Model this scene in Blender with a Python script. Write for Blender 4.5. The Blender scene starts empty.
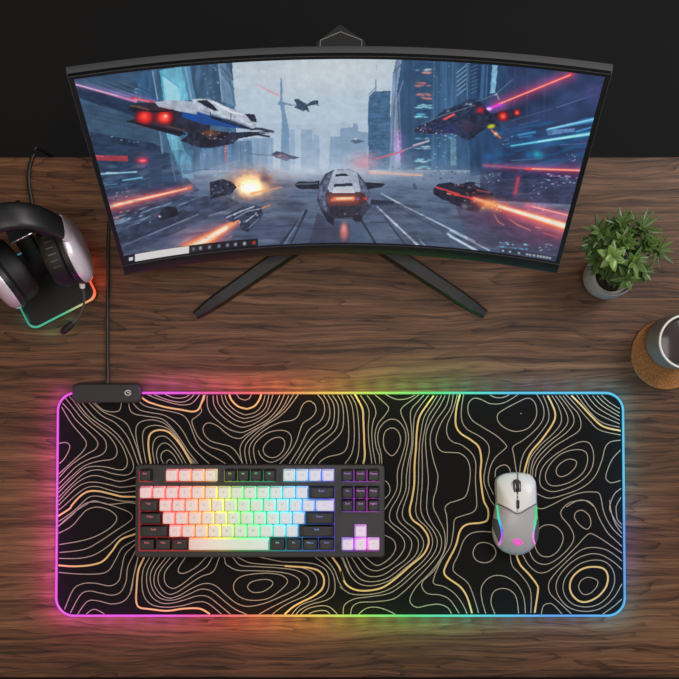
import bpy, bmesh, math, random
import numpy as np
from mathutils import Vector, Matrix
random.seed(7)
PI = math.pi
sc = bpy.context.scene
C = sc.collection

# ------------------------------------------------------------------ camera frame
F, CH, TH = 800.0, 1.1384, 0.0257          # focal length (px), height over the desk (m), tilt from straight down
ct, st = math.cos(TH), math.sin(TH)
def at(px, py, z=0.0):
    """the point of the photograph's pixel (px, py) that lies at height z over the desk top"""
    r = (px - 339.5) / F; u = (339.5 - py) / F
    dx, dy, dz = r, u * ct + st, u * st - ct
    t = (z - CH) / dz
    return Vector((dx * t, dy * t, z))

def srgb(r, g, b):
    f = lambda c: c / 12.92 if c <= 0.04045 else ((c + 0.055) / 1.055) ** 2.4
    return (f(r / 255), f(g / 255), f(b / 255), 1.0)

# ------------------------------------------------------------------ materials
def mat(name, col, rough=0.5, metal=0.0, emit=None, es=0.0, bump=None, noise=None, coat=0.0, spec=0.5):
    m = bpy.data.materials.new(name); m.use_nodes = True
    nt = m.node_tree; b = nt.nodes['Principled BSDF']
    b.inputs['Base Color'].default_value = col if len(col) == 4 else (*col, 1)
    b.inputs['Roughness'].default_value = rough
    b.inputs['Metallic'].default_value = metal
    b.inputs['Coat Weight'].default_value = coat
    b.inputs['Specular IOR Level'].default_value = spec
    if emit: b.inputs['Emission Color'].default_value = (*emit[:3], 1); b.inputs['Emission Strength'].default_value = es
    tc = nt.nodes.new('ShaderNodeTexCoord')
    if noise:                               # (scale, dark factor)
        n = nt.nodes.new('ShaderNodeTexNoise'); n.inputs['Scale'].default_value = noise[0]; n.inputs['Detail'].default_value = 5
        nt.links.new(tc.outputs['Object'], n.inputs['Vector'])
        mx = nt.nodes.new('ShaderNodeMix'); mx.data_type = 'RGBA'
        c = b.inputs['Base Color'].default_value
        mx.inputs[6].default_value = (c[0] * noise[1], c[1] * noise[1], c[2] * noise[1], 1); mx.inputs[7].default_value = c
        nt.links.new(n.outputs['Fac'], mx.inputs[0]); nt.links.new(mx.outputs[2], b.inputs['Base Color'])
    if bump:                                # (scale, strength)
        n = nt.nodes.new('ShaderNodeTexNoise'); n.inputs['Scale'].default_value = bump[0]; n.inputs['Detail'].default_value = 4
        nt.links.new(tc.outputs['Object'], n.inputs['Vector'])
        bp = nt.nodes.new('ShaderNodeBump'); bp.inputs['Strength'].default_value = bump[1]; bp.inputs['Distance'].default_value = 0.001
        nt.links.new(n.outputs['Fac'], bp.inputs['Height']); nt.links.new(bp.outputs['Normal'], b.inputs['Normal'])
    return m

def ramp_nodes(nt, stops, fac):
    r = nt.nodes.new('ShaderNodeValToRGB'); e = r.color_ramp.elements
    while len(e) < len(stops): e.new(0.5)
    for q, (p, c) in enumerate(stops): e[q].position = p; e[q].color = (*c[:3], 1)
    nt.links.new(fac, r.inputs['Fac']); return r.outputs['Color']

def math_node(nt, op, a, b=None):
    n = nt.nodes.new('ShaderNodeMath'); n.operation = op
    for i, v in enumerate((a, b)):
        if v is None: continue
        if isinstance(v, (int, float)): n.inputs[i].default_value = v
        else: nt.links.new(v, n.inputs[i])
    return n.outputs[0]

def attr_emit(name, strength, base=(0.02, 0.02, 0.02), rough=0.4):
    """emission taken from the mesh's own colour attribute 'Col'"""
    m = mat(name, base, rough); nt = m.node_tree; b = nt.nodes['Principled BSDF']
    a = nt.nodes.new('ShaderNodeAttribute'); a.attribute_name = 'Col'
    nt.links.new(a.outputs['Color'], b.inputs['Emission Color']); b.inputs['Emission Strength'].default_value = strength
    return m

# ------------------------------------------------------------------ mesh builder
class MB:
    def __init__(s): s.v = []; s.f = []; s.m = []; s.sm = []
    def add(s, verts, faces, m=0, smooth=True):
        o = len(s.v); s.v += [Vector(p) for p in verts]
        for f in faces: s.f.append([i + o for i in f]); s.m.append(m); s.sm.append(smooth)
        return s
    def loft(s, rings, cap0=True, cap1=True, m=0, smooth=True, closed=True, capm=None):
        n = len(rings[0]); V = [p for r in rings for p in r]; Fc = []
        for k in range(len(rings) - 1):
            for i in range(n if closed else n - 1):
                j = (i + 1) % n
                Fc.append([k * n + i, k * n + j, (k + 1) * n + j, (k + 1) * n + i])
        s.add(V, Fc, m, smooth)
        o = len(s.v) - len(V)
        if cap0: s.f.append([o + i for i in reversed(range(n))]); s.m.append(m if capm is None else capm); s.sm.append(False)
        if cap1: s.f.append([o + (len(rings) - 1) * n + i for i in range(n)]); s.m.append(m if capm is None else capm); s.sm.append(False)
        return s
    def rbox(s, cx, cy, z0, z1, w, d, r=0.003, bev=0.001, rot=0, m=0, top=None, n=5, topm=None):
        """rounded block; top=(dw, dd) shrinks the upper outline"""
        tw, td = (w - top[0], d - top[1]) if top else (w, d)
        levels = [(z0, w - 2 * bev, d - 2 * bev), (z0 + bev, w, d), (z1 - bev, tw, td), (z1 - 0.3 * bev, tw - 0.6 * bev, td - 0.6 * bev), (z1, tw - 2 * bev, td - 2 * bev)]
        rings = [rrect(cx, cy, z, a, b, r, rot, n) for z, a, b in levels]
        return s.loft(rings, m=m, capm=topm)
    def tube(s, pts, rad, n=10, m=0, caps=True, flat=1.0, upv=None):
        pts = [Vector(p) for p in pts]; rings = []
        if isinstance(rad, (int, float)): rad = [rad] * len(pts)
        up = Vector(upv) if upv else Vector((0, 0, 1))
        for i, p in enumerate(pts):
            t = (pts[min(i + 1, len(pts) - 1)] - pts[max(i - 1, 0)]).normalized()
            a = t.cross(up)
            if a.length < 1e-3: a = t.cross(Vector((0, 1, 0)))
            a.normalize(); b = a.cross(t).normalized()
            rings.append([p + a * (math.cos(2 * PI * k / n) * rad[i]) + b * (math.sin(2 * PI * k / n) * rad[i] * flat) for k in range(n)])
        return s.loft(rings, caps, caps, m)
    def lathe(s, c, prof, n=48, m=0, cap0=True, cap1=True, axis=None):
        fr = frame(axis) if axis else (Vector((1, 0, 0)), Vector((0, 1, 0)), Vector((0, 0, 1)))
        c = Vector(c)
        rings = [[c + fr[2] * z + (fr[0] * math.cos(2 * PI * k / n) + fr[1] * math.sin(2 * PI * k / n)) * r for k in range(n)] for r, z in prof]
        return s.loft(rings, cap0, cap1, m)
    def build(s, name, mats, parent=None, autosmooth=True):
        off = Vector(parent['_o']) if parent else Vector((0, 0, 0))
        me = bpy.data.meshes.new(name)
        me.from_pydata([tuple(p - off) for p in s.v], [], s.f)
        mats = mats if isinstance(mats, (list, tuple)) else [mats]
        for x in mats: me.materials.append(x)
        me.polygons.foreach_set('material_index', s.m)
        me.polygons.foreach_set('use_smooth', s.sm)
        me.update()
        if autosmooth:
            bm = bmesh.new(); bm.from_mesh(me)
            bmesh.ops.recalc_face_normals(bm, faces=bm.faces)
            for e in bm.edges:
                if len(e.link_faces) == 2 and e.calc_face_angle(0) > 0.7: e.smooth = False
            bm.to_mesh(me); bm.free()
        o = bpy.data.objects.new(name, me); C.objects.link(o)
        if parent: o.parent = parent
        o['_o'] = tuple(off)
        return o
def frame(axis):
    w = Vector(axis).normalized(); u = w.cross(Vector((0, 0, 1)))
    if u.length < 1e-3: u = Vector((1, 0, 0))
    u.normalize(); return (u, w.cross(u).normalized(), w)
def rrect(cx, cy, z, w, d, r, rot=0, n=5):
    r = min(r, w / 2 - 1e-5, d / 2 - 1e-5); out = []
    for q, (sx, sy) in enumerate(((1, 1), (-1, 1), (-1, -1), (1, -1))):
        for k in range(n + 1):
            a = q * PI / 2 + k / n * PI / 2
            x = sx * (w / 2 - r) + r * math.cos(a); y = sy * (d / 2 - r) + r * math.sin(a)
            out.append(Vector((cx + x * math.cos(rot) - y * math.sin(rot), cy + x * math.sin(rot) + y * math.cos(rot), z)))
    return out
def catmull(P, sub=6, closed=False):
    n = len(P); out = []
    if n < 3 and not closed: return list(P)
    for i in range(n if closed else n - 1):
        if closed: a, b, c, d = P[i - 1], P[i], P[(i + 1) % n], P[(i + 2) % n]
        else: a, b, c, d = P[max(i - 1, 0)], P[i], P[i + 1], P[min(i + 2, n - 1)]
        for k in range(sub):
            t = k / sub
            out.append(0.5 * ((2 * b) + (c - a) * t + (2 * a - 5 * b + 4 * c - d) * t * t + (3 * b - a - 3 * c + d) * t ** 3))
    if not closed: out.append(P[-1])
    return out
def thing(name, label, cat, loc=(0, 0, 0), group=None):
    o = bpy.data.objects.new(name, None); o.empty_display_size = 0.03; C.objects.link(o)
    o.location = loc; o['_o'] = tuple(loc); o['label'] = label; o['category'] = cat
    if group: o['group'] = group
    return o
def tag(o, label, cat, group=None):
    o['label'] = label; o['category'] = cat
    if group: o['group'] = group
    return o
def struct(o): o['kind'] = 'structure'; return o
def text_mesh(txt, size):
    cu = bpy.data.curves.new('t', 'FONT'); cu.body = txt; cu.size = size; cu.align_x = 'CENTER'; cu.align_y = 'CENTER'; cu.resolution_u = 2
    ob = bpy.data.objects.new('t', cu); C.objects.link(ob)
    me = ob.to_mesh(); vs = [v.co.copy() for v in me.vertices]; fs = [list(p.vertices) for p in me.polygons]
    ob.to_mesh_clear(); bpy.data.objects.remove(ob); bpy.data.curves.remove(cu)
    return vs, fs
# ------------------------------------------------------------------ the setting: desk, floor, wall
YB = at(340, 157).y; YF = at(340, 677.6).y
def wood_material():
    m = mat('walnut', (0.1, 0.05, 0.03), 0.46, spec=0.35); nt = m.node_tree; b = nt.nodes['Principled BSDF']
    L = nt.links.new
    tc = nt.nodes.new('ShaderNodeTexCoord')
    sep = nt.nodes.new('ShaderNodeSeparateXYZ'); L(tc.outputs['Object'], sep.inputs[0])
    # boards 13 cm wide
    plank = math_node(nt, 'FLOOR', math_node(nt, 'DIVIDE', math_node(nt, 'ADD', sep.outputs['Y'], 1.013), 0.131))
    def vec(sx, sy, warp):
        cb = nt.nodes.new('ShaderNodeCombineXYZ')
        L(math_node(nt, 'ADD', math_node(nt, 'MULTIPLY', sep.outputs['X'], sx), math_node(nt, 'MULTIPLY', plank, 7.31)), cb.inputs[0])
        y = math_node(nt, 'MULTIPLY', sep.outputs['Y'], sy)
        if warp is not None: y = math_node(nt, 'ADD', y, warp)
        L(y, cb.inputs[1]); L(math_node(nt, 'MULTIPLY', plank, 3.7), cb.inputs[2]); return cb.outputs[0]
    def noise(v, detail, rough=0.55, dist=0.0):
        n = nt.nodes.new('ShaderNodeTexNoise'); n.inputs['Scale'].default_value = 1; n.inputs['Detail'].default_value = detail
        n.inputs['Roughness'].default_value = rough; n.inputs['Distortion'].default_value = dist; L(v, n.inputs['Vector']); return n.outputs['Fac']
    w0 = noise(vec(2.6, 7, None), 3)
    warp = math_node(nt, 'MULTIPLY', w0, 0.42)
    def wv(k): return math_node(nt, 'MULTIPLY', warp, k)
    big = noise(vec(1.3, 13, wv(2.6)), 3, 0.55)                     # broad figure
    mid = noise(vec(3.6, 135, wv(15.0)), 6, 0.68)
    fine = noise(vec(18, 560, wv(70.0)), 4, 0.75)
    # cathedral lines
    ph = math_node(nt, 'ADD', math_node(nt, 'MULTIPLY', big, 16.0), math_node(nt, 'MULTIPLY', sep.outputs['Y'], 45))
    fr = math_node(nt, 'FRACT', ph)
    pore = noise(vec(30, 200, wv(20.0)), 3, 0.7)
    lines = math_node(nt, 'MULTIPLY', math_node(nt, 'POWER', fr, 7.0), math_node(nt, 'MULTIPLY', math_node(nt, 'SUBTRACT', pore, 0.28), 0.38))
    s = math_node(nt, 'ADD', math_node(nt, 'MULTIPLY', big, 0.26), math_node(nt, 'MULTIPLY', mid, 0.50))
    s = math_node(nt, 'ADD', s, math_node(nt, 'MULTIPLY', fine, 0.26))
    s = math_node(nt, 'SUBTRACT', s, lines)
    wn = nt.nodes.new('ShaderNodeTexWhiteNoise'); wn.noise_dimensions = '1D'; L(plank, wn.inputs['W'])
    s = math_node(nt, 'ADD', s, math_node(nt, 'MULTIPLY', math_node(nt, 'SUBTRACT', wn.outputs['Value'], 0.5), 0.04))
    col = ramp_nodes(nt, [(0.35, (0.012, 0.005, 0.0025)), (0.44, (0.046, 0.0185, 0.0080)), (0.53, (0.125, 0.054, 0.0240)), (0.63, (0.235, 0.115, 0.055))], s)
    L(col, b.inputs['Base Color'])
    bp = nt.nodes.new('ShaderNodeBump'); bp.inputs['Strength'].default_value = 0.25; bp.inputs['Distance'].default_value = 0.0006
    L(math_node(nt, 'ADD', mid, fine), bp.inputs['Height']); L(bp.outputs['Normal'], b.inputs['Normal'])
    L(ramp_nodes(nt, [(0.3, (0.62,) * 3), (0.7, (0.42,) * 3)], s), b.inputs['Roughness'])
    return m
wood = wood_material()
desk = thing('desk', 'dark walnut desk top with horizontal grain carrying everything', 'desk', (0, (YB + YF) / 2, -0.03))
mb = MB(); mb.rbox(0, (YB + YF) / 2, -0.03, 0, 1.7, YB - YF, r=0.004, bev=0.0012)
mb.build('desk_top', wood, desk)
black_metal = mat('black_metal', (0.012, 0.012, 0.013), 0.45, 0.3, noise=(60, 0.7))
for sx in (-1, 1):
    for sy in (-1, 1):
        mb = MB(); mb.rbox(sx * 0.79, (YB + YF) / 2 + sy * 0.31, -0.74, -0.03, 0.05, 0.05, r=0.004)
        mb.build('leg', black_metal, desk)
dark_floor = mat('dark_floor', (0.024, 0.024, 0.024), 0.85, noise=(6, 0.85), spec=0.1)
mb = MB(); mb.add([(-3, -2, -0.74), (3, -2, -0.74), (3, 2.2, -0.74), (-3, 2.2, -0.74)], [[0, 1, 2, 3]], smooth=False)
struct(mb.build('floor', dark_floor))
mb = MB(); mb.add([(-3, 2.2, -0.74), (3, 2.2, -0.74), (3, 2.2, 1.9), (-3, 2.2, 1.9)], [[0, 1, 2, 3]], smooth=False)
struct(mb.build('wall_back', mat('dark_wall', (0.012, 0.012, 0.013), 0.9, noise=(4, 0.8), spec=0.1)))

# ------------------------------------------------------------------ desk mat with contour print and light strip
MX0, MX1, MY0, MY1 = -0.3986, 0.4014, -0.3595, -0.0467
mcx, mcy, mw, md = (MX0 + MX1) / 2, (MY0 + MY1) / 2, MX1 - MX0, MY1 - MY0
MZ = 0.0035                                       # top of the mat
cloth = mat('black_cloth', (0.0075, 0.0072, 0.007), 0.9, bump=(1800, 0.3), spec=0.15)
cream = mat('cream_print', srgb(180, 168, 148), 0.8, spec=0.2)
gold = mat('gold_print', srgb(240, 204, 136), 0.75, spec=0.2)
TILE = dict(A=(50, 385), B=(50, 500), C=(130, 385), D=(230, 385), E=(130, 545), F=(230, 545), G=(340, 385), H=(340, 500), I=(430, 385), J=(430, 500), K=(515, 385), L=(515, 500))
LINES = """
A 52,330 90,325 112,345 100,385 75,425 45,450
A 66,125 120,215 170,275 205,325 190,370 130,430 40,512
A 60,92 110,145 150,200 220,265 268,320 260,360 210,390 150,430 100,470 40,537
A 88,75 140,140 190,200 260,260 310,310 318,360 290,395 220,420 150,460 90,520 40,567
A 110,65 135,95 180,155 240,215 320,275 370,340 378,390 350,420 280,430 200,455 130,510 40,597
A 140,80 210,170 280,225 360,285 410,350 438,430 425,470 390,480 320,465 250,460 190,475 120,535 40,617
A 165,80 250,180 330,235 400,300 445,380 472,450 460,495 420,510 350,500 280,480 215,490 150,535 40,645
A 200,80 290,170 370,215 430,280 465,350 500,450
A 40,668 130,572 200,525 260,512 330,530 400,545 470,525
A 225,85 300,150 370,180 430,215 460,270 490,350 520,450
A 240,80 262,108 300,140 350,152 390,145 402,118 402,90
A 40,690 140,590 200,555 260,550 340,565 400,578 475,570
A 40,715 85,679 150,620 210,580 270,575 340,595 400,608 475,602
g A 475,632 430,632 400,630 340,615 270,600 215,603 170,630 125,679 B 110,50 40,95
A 475,660 400,655 330,640 260,628 215,638 170,679 B 130,65 40,128
B 470,18 440,14 A 330,675 250,655 200,679 B 150,60 100,100 40,155
B 40,192 120,150 170,95 210,55 270,40 340,60 378,100 350,150 270,200 180,230 40,254
B 40,298 190,280 280,235 370,175 445,125 467,95 440,65 360,35 280,12 215,15 170,40 120,90 40,155
B 475,162 400,200 330,260 250,310 160,330 40,330
g B 475,195 400,225 350,290 300,345 230,368 130,375 40,368
B 475,230 410,270 370,340 330,400 270,418 150,418 40,408
B 475,258 425,310 405,390 390,455 340,485 250,470 180,475 130,510 78,630
B 475,305 440,380 430,460 400,520 350,538 280,525 220,515 170,540 110,650
B 495,335 475,420 460,510 420,570 350,588 270,570 210,575 150,655
B 195,655 250,618 325,655
A 445,105 455,145 C 30,165 90,176 180,192 230,235 280,300 330,375 385,445
C 68,445 45,350 33,270 42,225 75,203 135,198 195,218 240,260 290,330 330,398 372,445
C 92,445 75,350 72,280 90,243 140,228 200,240 240,270 290,338 325,400 360,445
g C 118,445 106,370 105,310 120,272 160,255 210,262 250,295 300,360 348,445
C 140,445 128,370 135,320 160,293 200,292 240,325 280,380 318,445
C 160,445 150,390 165,345 200,328 240,355 280,410 298,445
C 190,445 175,410 185,380 215,370 250,400 275,445
C 205,445 212,430 228,423 250,445
C 15,100 55,140 120,157 190,170 250,205 300,262 345,342 400,400 448,445
C 35,75 80,115 150,135 240,152 300,172 335,215 360,280 392,345 440,385 500,420 540,445
C 425,50 420,80 400,120 405,150 375,180 350,205 375,275 400,310 450,348 520,372 565,402 603,445
g C 55,60 90,88 120,102 200,125 290,140 350,150 385,140 405,100 424,45
C 80,45 140,72 230,100 290,112 340,108 370,85 400,45
C 120,45 200,80 280,97 330,85 372,45
C 185,45 250,72 310,70 350,45
C 638,445 605,385 570,350 520,335 460,318 425,285 413,250 425,222 455,215 500,235 540,270 580,295 625,302 D 90,282 140,252 210,215 270,160 308,110 338,45
C 438,45 437,110 455,160 505,210 560,250 620,268 D 90,262 140,238 220,190 275,125 312,45
C 470,45 475,110 510,165 570,213 620,236 D 90,236 150,212 225,155 262,100 288,45
C 490,45 500,105 540,155 590,195 630,208 D 85,212 150,192 210,148 246,45
C 515,45 530,105 570,150 610,178 640,188 D 90,189 150,172 200,128 223,45
C 535,45 550,95 590,140 640,165 D 100,167 150,150 185,105 202,45
g C 558,45 575,85 610,120 650,133 D 100,134 140,118 168,80 178,45
C 598,45 620,75 650,85 D 90,84 110,74 125,45
D 70,445 58,385 60,345 90,300 160,245 240,190 310,130 365,45
D 95,445 84,385 92,335 135,285 200,230 270,185 330,130 392,45
D 120,445 108,380 120,330 170,275 230,235 290,210 350,200 385,175 405,125 425,98 455,92 482,115 485,150 460,185 415,215 395,260 375,320 340,380 282,445
D 150,445 135,395 136,345 165,305 215,270 270,257 315,260 342,282 347,320 328,370 290,412 245,435 210,432 175,405 160,370
cD 235,411 200,395 188,360 210,325 250,300 290,298 310,325 300,370 270,402
D 485,45 525,90 535,150 510,205 450,250 420,300 390,360 335,445
D 520,45 555,100 565,170 540,230 480,275 430,340 365,445
D 545,45 585,105 590,180 570,245 510,290 450,350 390,445
D 570,45 610,110 613,190 595,255 530,315 470,370 422,445
D 600,45 635,110 642,200 630,265 580,320 500,380 450,445
D 628,45 660,130 672,250 665,340 635,385 560,405 520,425 500,445
G 30,45 65,110 78,200 80,310 65,390 25,450
G 52,45 90,110 104,200 108,320 102,400 85,450
g G 80,45 125,130 132,200 137,320 140,400 131,450
G 105,45 150,110 165,160 160,230 163,320 175,400 180,450
G 142,45 190,110 203,160 187,210 180,270 185,350 203,450
G 185,45 245,95 275,130 255,170 215,220 198,280 205,350 222,400 224,450
G 237,450 232,390 214,310 222,250 255,208 295,193 335,208 368,260 370,330 345,420 325,490 320,590 270,679 H 235,75
cG 292,400 255,365 245,315 255,265 290,243 325,258 343,310 325,370
G 245,45 300,75 345,82 395,72 440,45
G 460,45 400,90 350,130 347,165 375,230 388,300 375,380 352,480 345,580 325,640 H 285,60 285,118 340,165 395,215 405,265 375,330 310,380 240,425 170,432 120,405 75,340
G 485,45 440,95 405,135 398,180 405,260 405,340 388,430 375,520 370,600 H 325,60 330,115 380,165 435,215 443,265 420,320 350,380 270,440 190,462 120,450 70,400 42,340
G 512,45 465,105 425,170 415,250 412,340 398,430 393,520 388,600 H 354,60 365,115 420,160 462,210 472,260 440,325 370,385 290,450 200,482 120,478 60,430 15,340
g G 542,45 490,115 450,180 435,260 430,350 422,450 420,560 408,640 H 394,60 410,110 460,150 495,200 500,250 470,310 400,370 320,440 240,495 150,513 80,505 30,470 5,400 F 640,200 620,130 585,78
G 560,45 520,110 475,185 458,270 448,360 445,460 443,560 435,640 H 428,60 445,110 495,160 523,220 515,280 475,340 400,410 320,480 240,520 150,535 60,530 0,490 F 640,250 615,205 590,140 545,80
G 582,45 545,110 500,180 478,260 465,350 466,450 465,560 458,640 H 458,60 480,115 525,170 550,230 538,290 495,350 420,420 340,490 270,530 160,548 80,560 25,595 18,650
G 602,45 570,110 520,190 490,260 484,330 492,440 500,540 492,640 H 493,65 520,130 562,190 575,240 560,300 510,365 440,440 370,510 300,560 200,575 110,580 70,605 60,650
G 622,45 600,120 545,200 515,270 512,340 530,430 553,510 545,590 530,640 H 530,45 560,110 588,170 595,240 580,310 520,400 440,480 402,540 398,580 435,607 500,595 560,590 610,610 635,655
G 642,45 625,130 575,210 548,280 545,330 575,375 640,382 I 170,387 210,420 227,480 222,560 200,630 150,655 J 110,17 85,45 95,100 98,200 85,280 30,390 -40,460 -42,500 -10,530 60,538 115,568 170,650
G 666,45 640,140 605,230 610,290 I 130,322 180,340 235,385 258,440 257,540 263,640 J 263,40 240,70 180,90 140,110 132,170 115,260 60,350 22,440 25,475 80,490 140,530 185,590 212,650
H 100,650 150,612 210,607 270,625 318,650
G 240,542 265,548 282,580 278,615 245,650
H 245,112 310,170 355,215 365,265 335,320 280,370 210,400 155,385 110,335
H 245,195 300,225 315,270 290,320 240,360 200,368 150,330
g I 172,45 150,130 145,220 170,270 230,310 275,350 290,420 285,500 292,580 J 305,5 328,55 325,110 290,128 210,138 170,175 145,260 90,370 80,410 100,440 170,490 210,550 240,650
I 192,45 178,130 180,200 210,250 280,290 325,330 335,380 315,460 305,540 325,610 J 345,5 370,35
J 360,183 290,178 230,190 190,230 160,310 132,370 140,410 210,465 245,540 278,650
cJ 308,240 265,252 243,298 262,340 308,355 350,340 373,300 355,258
J 318,650 295,570 290,500 320,450 370,427 430,435 490,475 530,550 540,650
J 370,650 345,580 360,520 410,500 460,515 490,560 502,650
J 453,300 465,370 510,420 555,480 572,540 570,650
g J 485,300 510,365 560,420 605,480 610,520 590,650
L 38,300 75,365 120,405 160,412 200,395 260,350 340,270 400,205 430,190 480,215 540,255 605,300
L 75,270 100,330 140,360 190,360 250,325 310,265 333,210 310,150 265,95 262,60 300,20 350,5 410,5 450,40 475,100 520,180 560,220 605,262
cL 110,210 135,165 170,142 220,145 262,180 272,225 245,285 200,318 150,315 118,275
cL 380,58 345,70 337,100 365,140 405,165 428,140 420,90
K 110,690 150,700 200,682 290,637 370,610 440,605 480,620 L 500,60 525,120 560,170 605,212
L 535,0 545,70 570,140 605,190
K 600,585 560,620 535,690 L 548,80 575,130 605,160
K 600,635 575,679 L 572,60 580,110 605,140
cL 415,437 375,455 360,495 385,532 425,528 462,490 465,455
gcL 440,378 380,390 330,430 310,480 320,530 360,570 410,575 470,545 515,490 525,430 500,388
cL 440,340 360,365 295,425 272,485 285,545 330,590 400,605 470,590 530,540 562,470 555,400 510,350
L 605,475 560,550 490,610 400,630 310,610 250,550 232,485 260,415 330,345 410,308 480,308 550,345 605,392
L 605,560 560,600 490,650
L 325,650 250,580 200,530 190,480 215,430 290,350 370,285 440,268 510,280 560,308 605,345
L 148,650 160,600 190,585 220,595 270,650
K 478,45 530,95 592,135
K 452,45 510,105 592,158
K 427,45 490,115 592,178
K 398,45 470,130 592,199
K 368,45 450,150 592,220
K 340,45 430,160 500,215 592,239
g K 305,45 370,110 440,185 500,235 597,259
K 280,45 350,120 420,200 480,255 597,283
K 260,45 310,110 355,160 373,215 360,260 300,300 220,350 150,420 122,470 115,520
K 238,45 290,110 328,170 330,220 290,270 210,330 140,400 105,460 98,520
K 218,45 265,110 295,170 295,220 250,275 170,340 105,420 85,510
K 198,45 240,110 262,175 255,225 210,280 140,345 85,420 68,510
g K 176,45 210,110 228,170 210,225 150,310 85,390 50,500
K 152,45 180,110 192,170 180,220 120,300 60,370 35,430 25,500
I 600,45 640,120 640,190 600,250 530,310 470,350 475,400 490,500
cI 550,75 500,95 400,150 380,185 400,225 450,255 500,262 560,240 600,180 600,120 580,85
I 360,620 330,550 340,470 370,410 425,360 430,340 380,290 300,240 240,200 215,150 220,100 250,75 290,82 340,105 400,105 450,85 510,45
I 320,45 370,70 420,68 465,45
I 368,520 375,475 415,452 445,465 458,500
cK 300,420 250,450 232,490 255,518 300,505 340,465 345,430
cK 350,365 270,385 205,440 172,510 190,560 240,570 320,545 385,495 410,430 400,380
cK 380,320 310,345 220,400 160,460 140,520 150,575 210,603 290,585 370,545 430,480 445,400 425,335
K 597,312 540,322 510,355 490,430 450,520 380,580 280,620 190,640 120,612
K 597,368 550,420 520,490 515,530 545,553 597,540
K 290,690 350,655 400,655 450,690
g B 530,330 500,400 490,500 488,570 E 52,352 110,362 210,372 300,360 380,358 420,370 460,397
E 45,75 20,180 0,280
E 108,75 75,140 68,230 85,300 130,340 210,352 300,342 380,322 440,330 525,397
E 135,75 98,150 97,230 125,295 180,328 240,328 310,310 380,288 440,292 500,335 575,397
E 165,75 120,150 118,220 150,285 200,310 260,308 330,280 400,250 460,260 520,305 590,360 670,397
E 200,75 145,150 138,220 170,275 220,300 280,285 350,245 420,218 480,228 540,280 F 30,325 80,345 130,345 200,328 270,300 350,262 390,230 390,195 340,165 250,150 130,145 40,142 -20,110 -30,80
E 225,75 165,155 165,225 210,275 260,270 330,225 400,180 470,150 502,80
E 262,75 200,150 200,215 240,245 290,225 360,170 430,125 460,80
E 310,75 275,130 280,158 320,155 380,120 420,80
cF 240,225 230,200 180,195 120,210 100,240 130,267 190,262
cF 325,210 300,175 230,160 140,163 60,180 22,220 30,270 80,305 150,313 220,300 280,260
F 20,75 60,115 150,122 280,130 380,145 440,180 440,230 380,280 300,320 220,360 155,397
F 55,75 110,100 200,110 330,118 430,135 482,170 487,230 430,285 340,325 280,360 235,397
g F 360,122 440,128 500,145 530,185 525,240 480,285 400,325 350,355 305,397
F 200,75 300,95 400,98 480,108 540,140 560,200 545,270 480,310 400,340 345,397
F 490,75 560,130 590,190 590,270 550,310 460,335 400,365 370,397
F 640,75 679,170
F 395,397 440,360 520,343 570,355 612,397
F 435,397 480,375 540,372 572,397
"""
def parse(line):
    tok = line.split(); g = c = False; pts = []; o = None
    for t in tok:
        if ',' in t:
            x, y = t.split(','); pts.append(Vector((o[0] + float(x) / 5.658, o[1] + float(y) / 5.658)))
        else:
            if t[0] == 'g': g = True; t = t[1:]
            if t[:1] == 'c': c = True; t = t[1:]
            if t: o = TILE[t]
    return g, c, pts
KX0, KX1, KY0, KY1 = 135.5, 385, 464.5, 559
desk_mat = thing('desk_mat', 'black desk mat printed with gold contour lines and edged in rainbow light', 'desk mat', (mcx, mcy, 0))
mb = MB()
mb.rbox(mcx, mcy, 0.0002, MZ, mw - 0.002, md - 0.002, r=0.024, bev=0.0004, n=12)
layer = 0
for line in LINES.strip().split('\n'):
    g, c, pts = parse(line)
    if not c:                                      # a line that stops at the keyboard runs on a little beneath it
        for end in (0, -1):
            p = pts[end]; q = pts[1 if end == 0 else -2]
            if KX0 - 9 < p.x < KX1 + 9 and KY0 - 9 < p.y < KY1 + 9:
                e = p + (p - q).normalized() * 9
                if end == 0: pts.insert(0, e)
                else: pts.append(e)
    cp = catmull(pts, 7, c)
    W = [at(p.x, p.y, MZ) for p in cp]
    hw = 0.00122 if g else 0.00056
    layer += 1; z = MZ + 0.00012 + (0.00006 if g else 0) + 0.0000004 * layer
    n = len(W); run = []
    def flush(run):
        if len(run) > 1:
            k = len(run); V = [a for a, b in run] + [b for a, b in run]
            mb.add(V, [[i, i + 1, k + i + 1, k + i] for i in range(k - 1)], 2 if g else 1, False)
    order = list(range(n)) + ([0] if c else [])
    for i in order:
        p = W[i]
        ex = max(abs(p.x - mcx) - (mw / 2 - 0.026), 0); ey = max(abs(p.y - mcy) - (md / 2 - 0.026), 0)
        if math.hypot(ex, ey) > 0.0245: flush(run); run = []; continue
        a = W[i - 1] if (c or i > 0) else p; b = W[(i + 1) % n] if (c or i < n - 1) else p
        t = (b - a).normalized(); nn = Vector((-t.y, t.x, 0)) * hw
        run.append((Vector((p.x, p.y, z)) + nn, Vector((p.x, p.y, z)) - nn))
    flush(run)
p = at(521, 413.5, MZ + 0.0002); mb.add([p + Vector((0.0011 * math.cos(a), 0.0008 * math.sin(a), 0)) for a in [k * PI / 4 for k in range(8)]], [list(range(8))], 1, False)
mb.build('printed_pad', [cloth, cream, gold], desk_mat, autosmooth=False)

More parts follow.
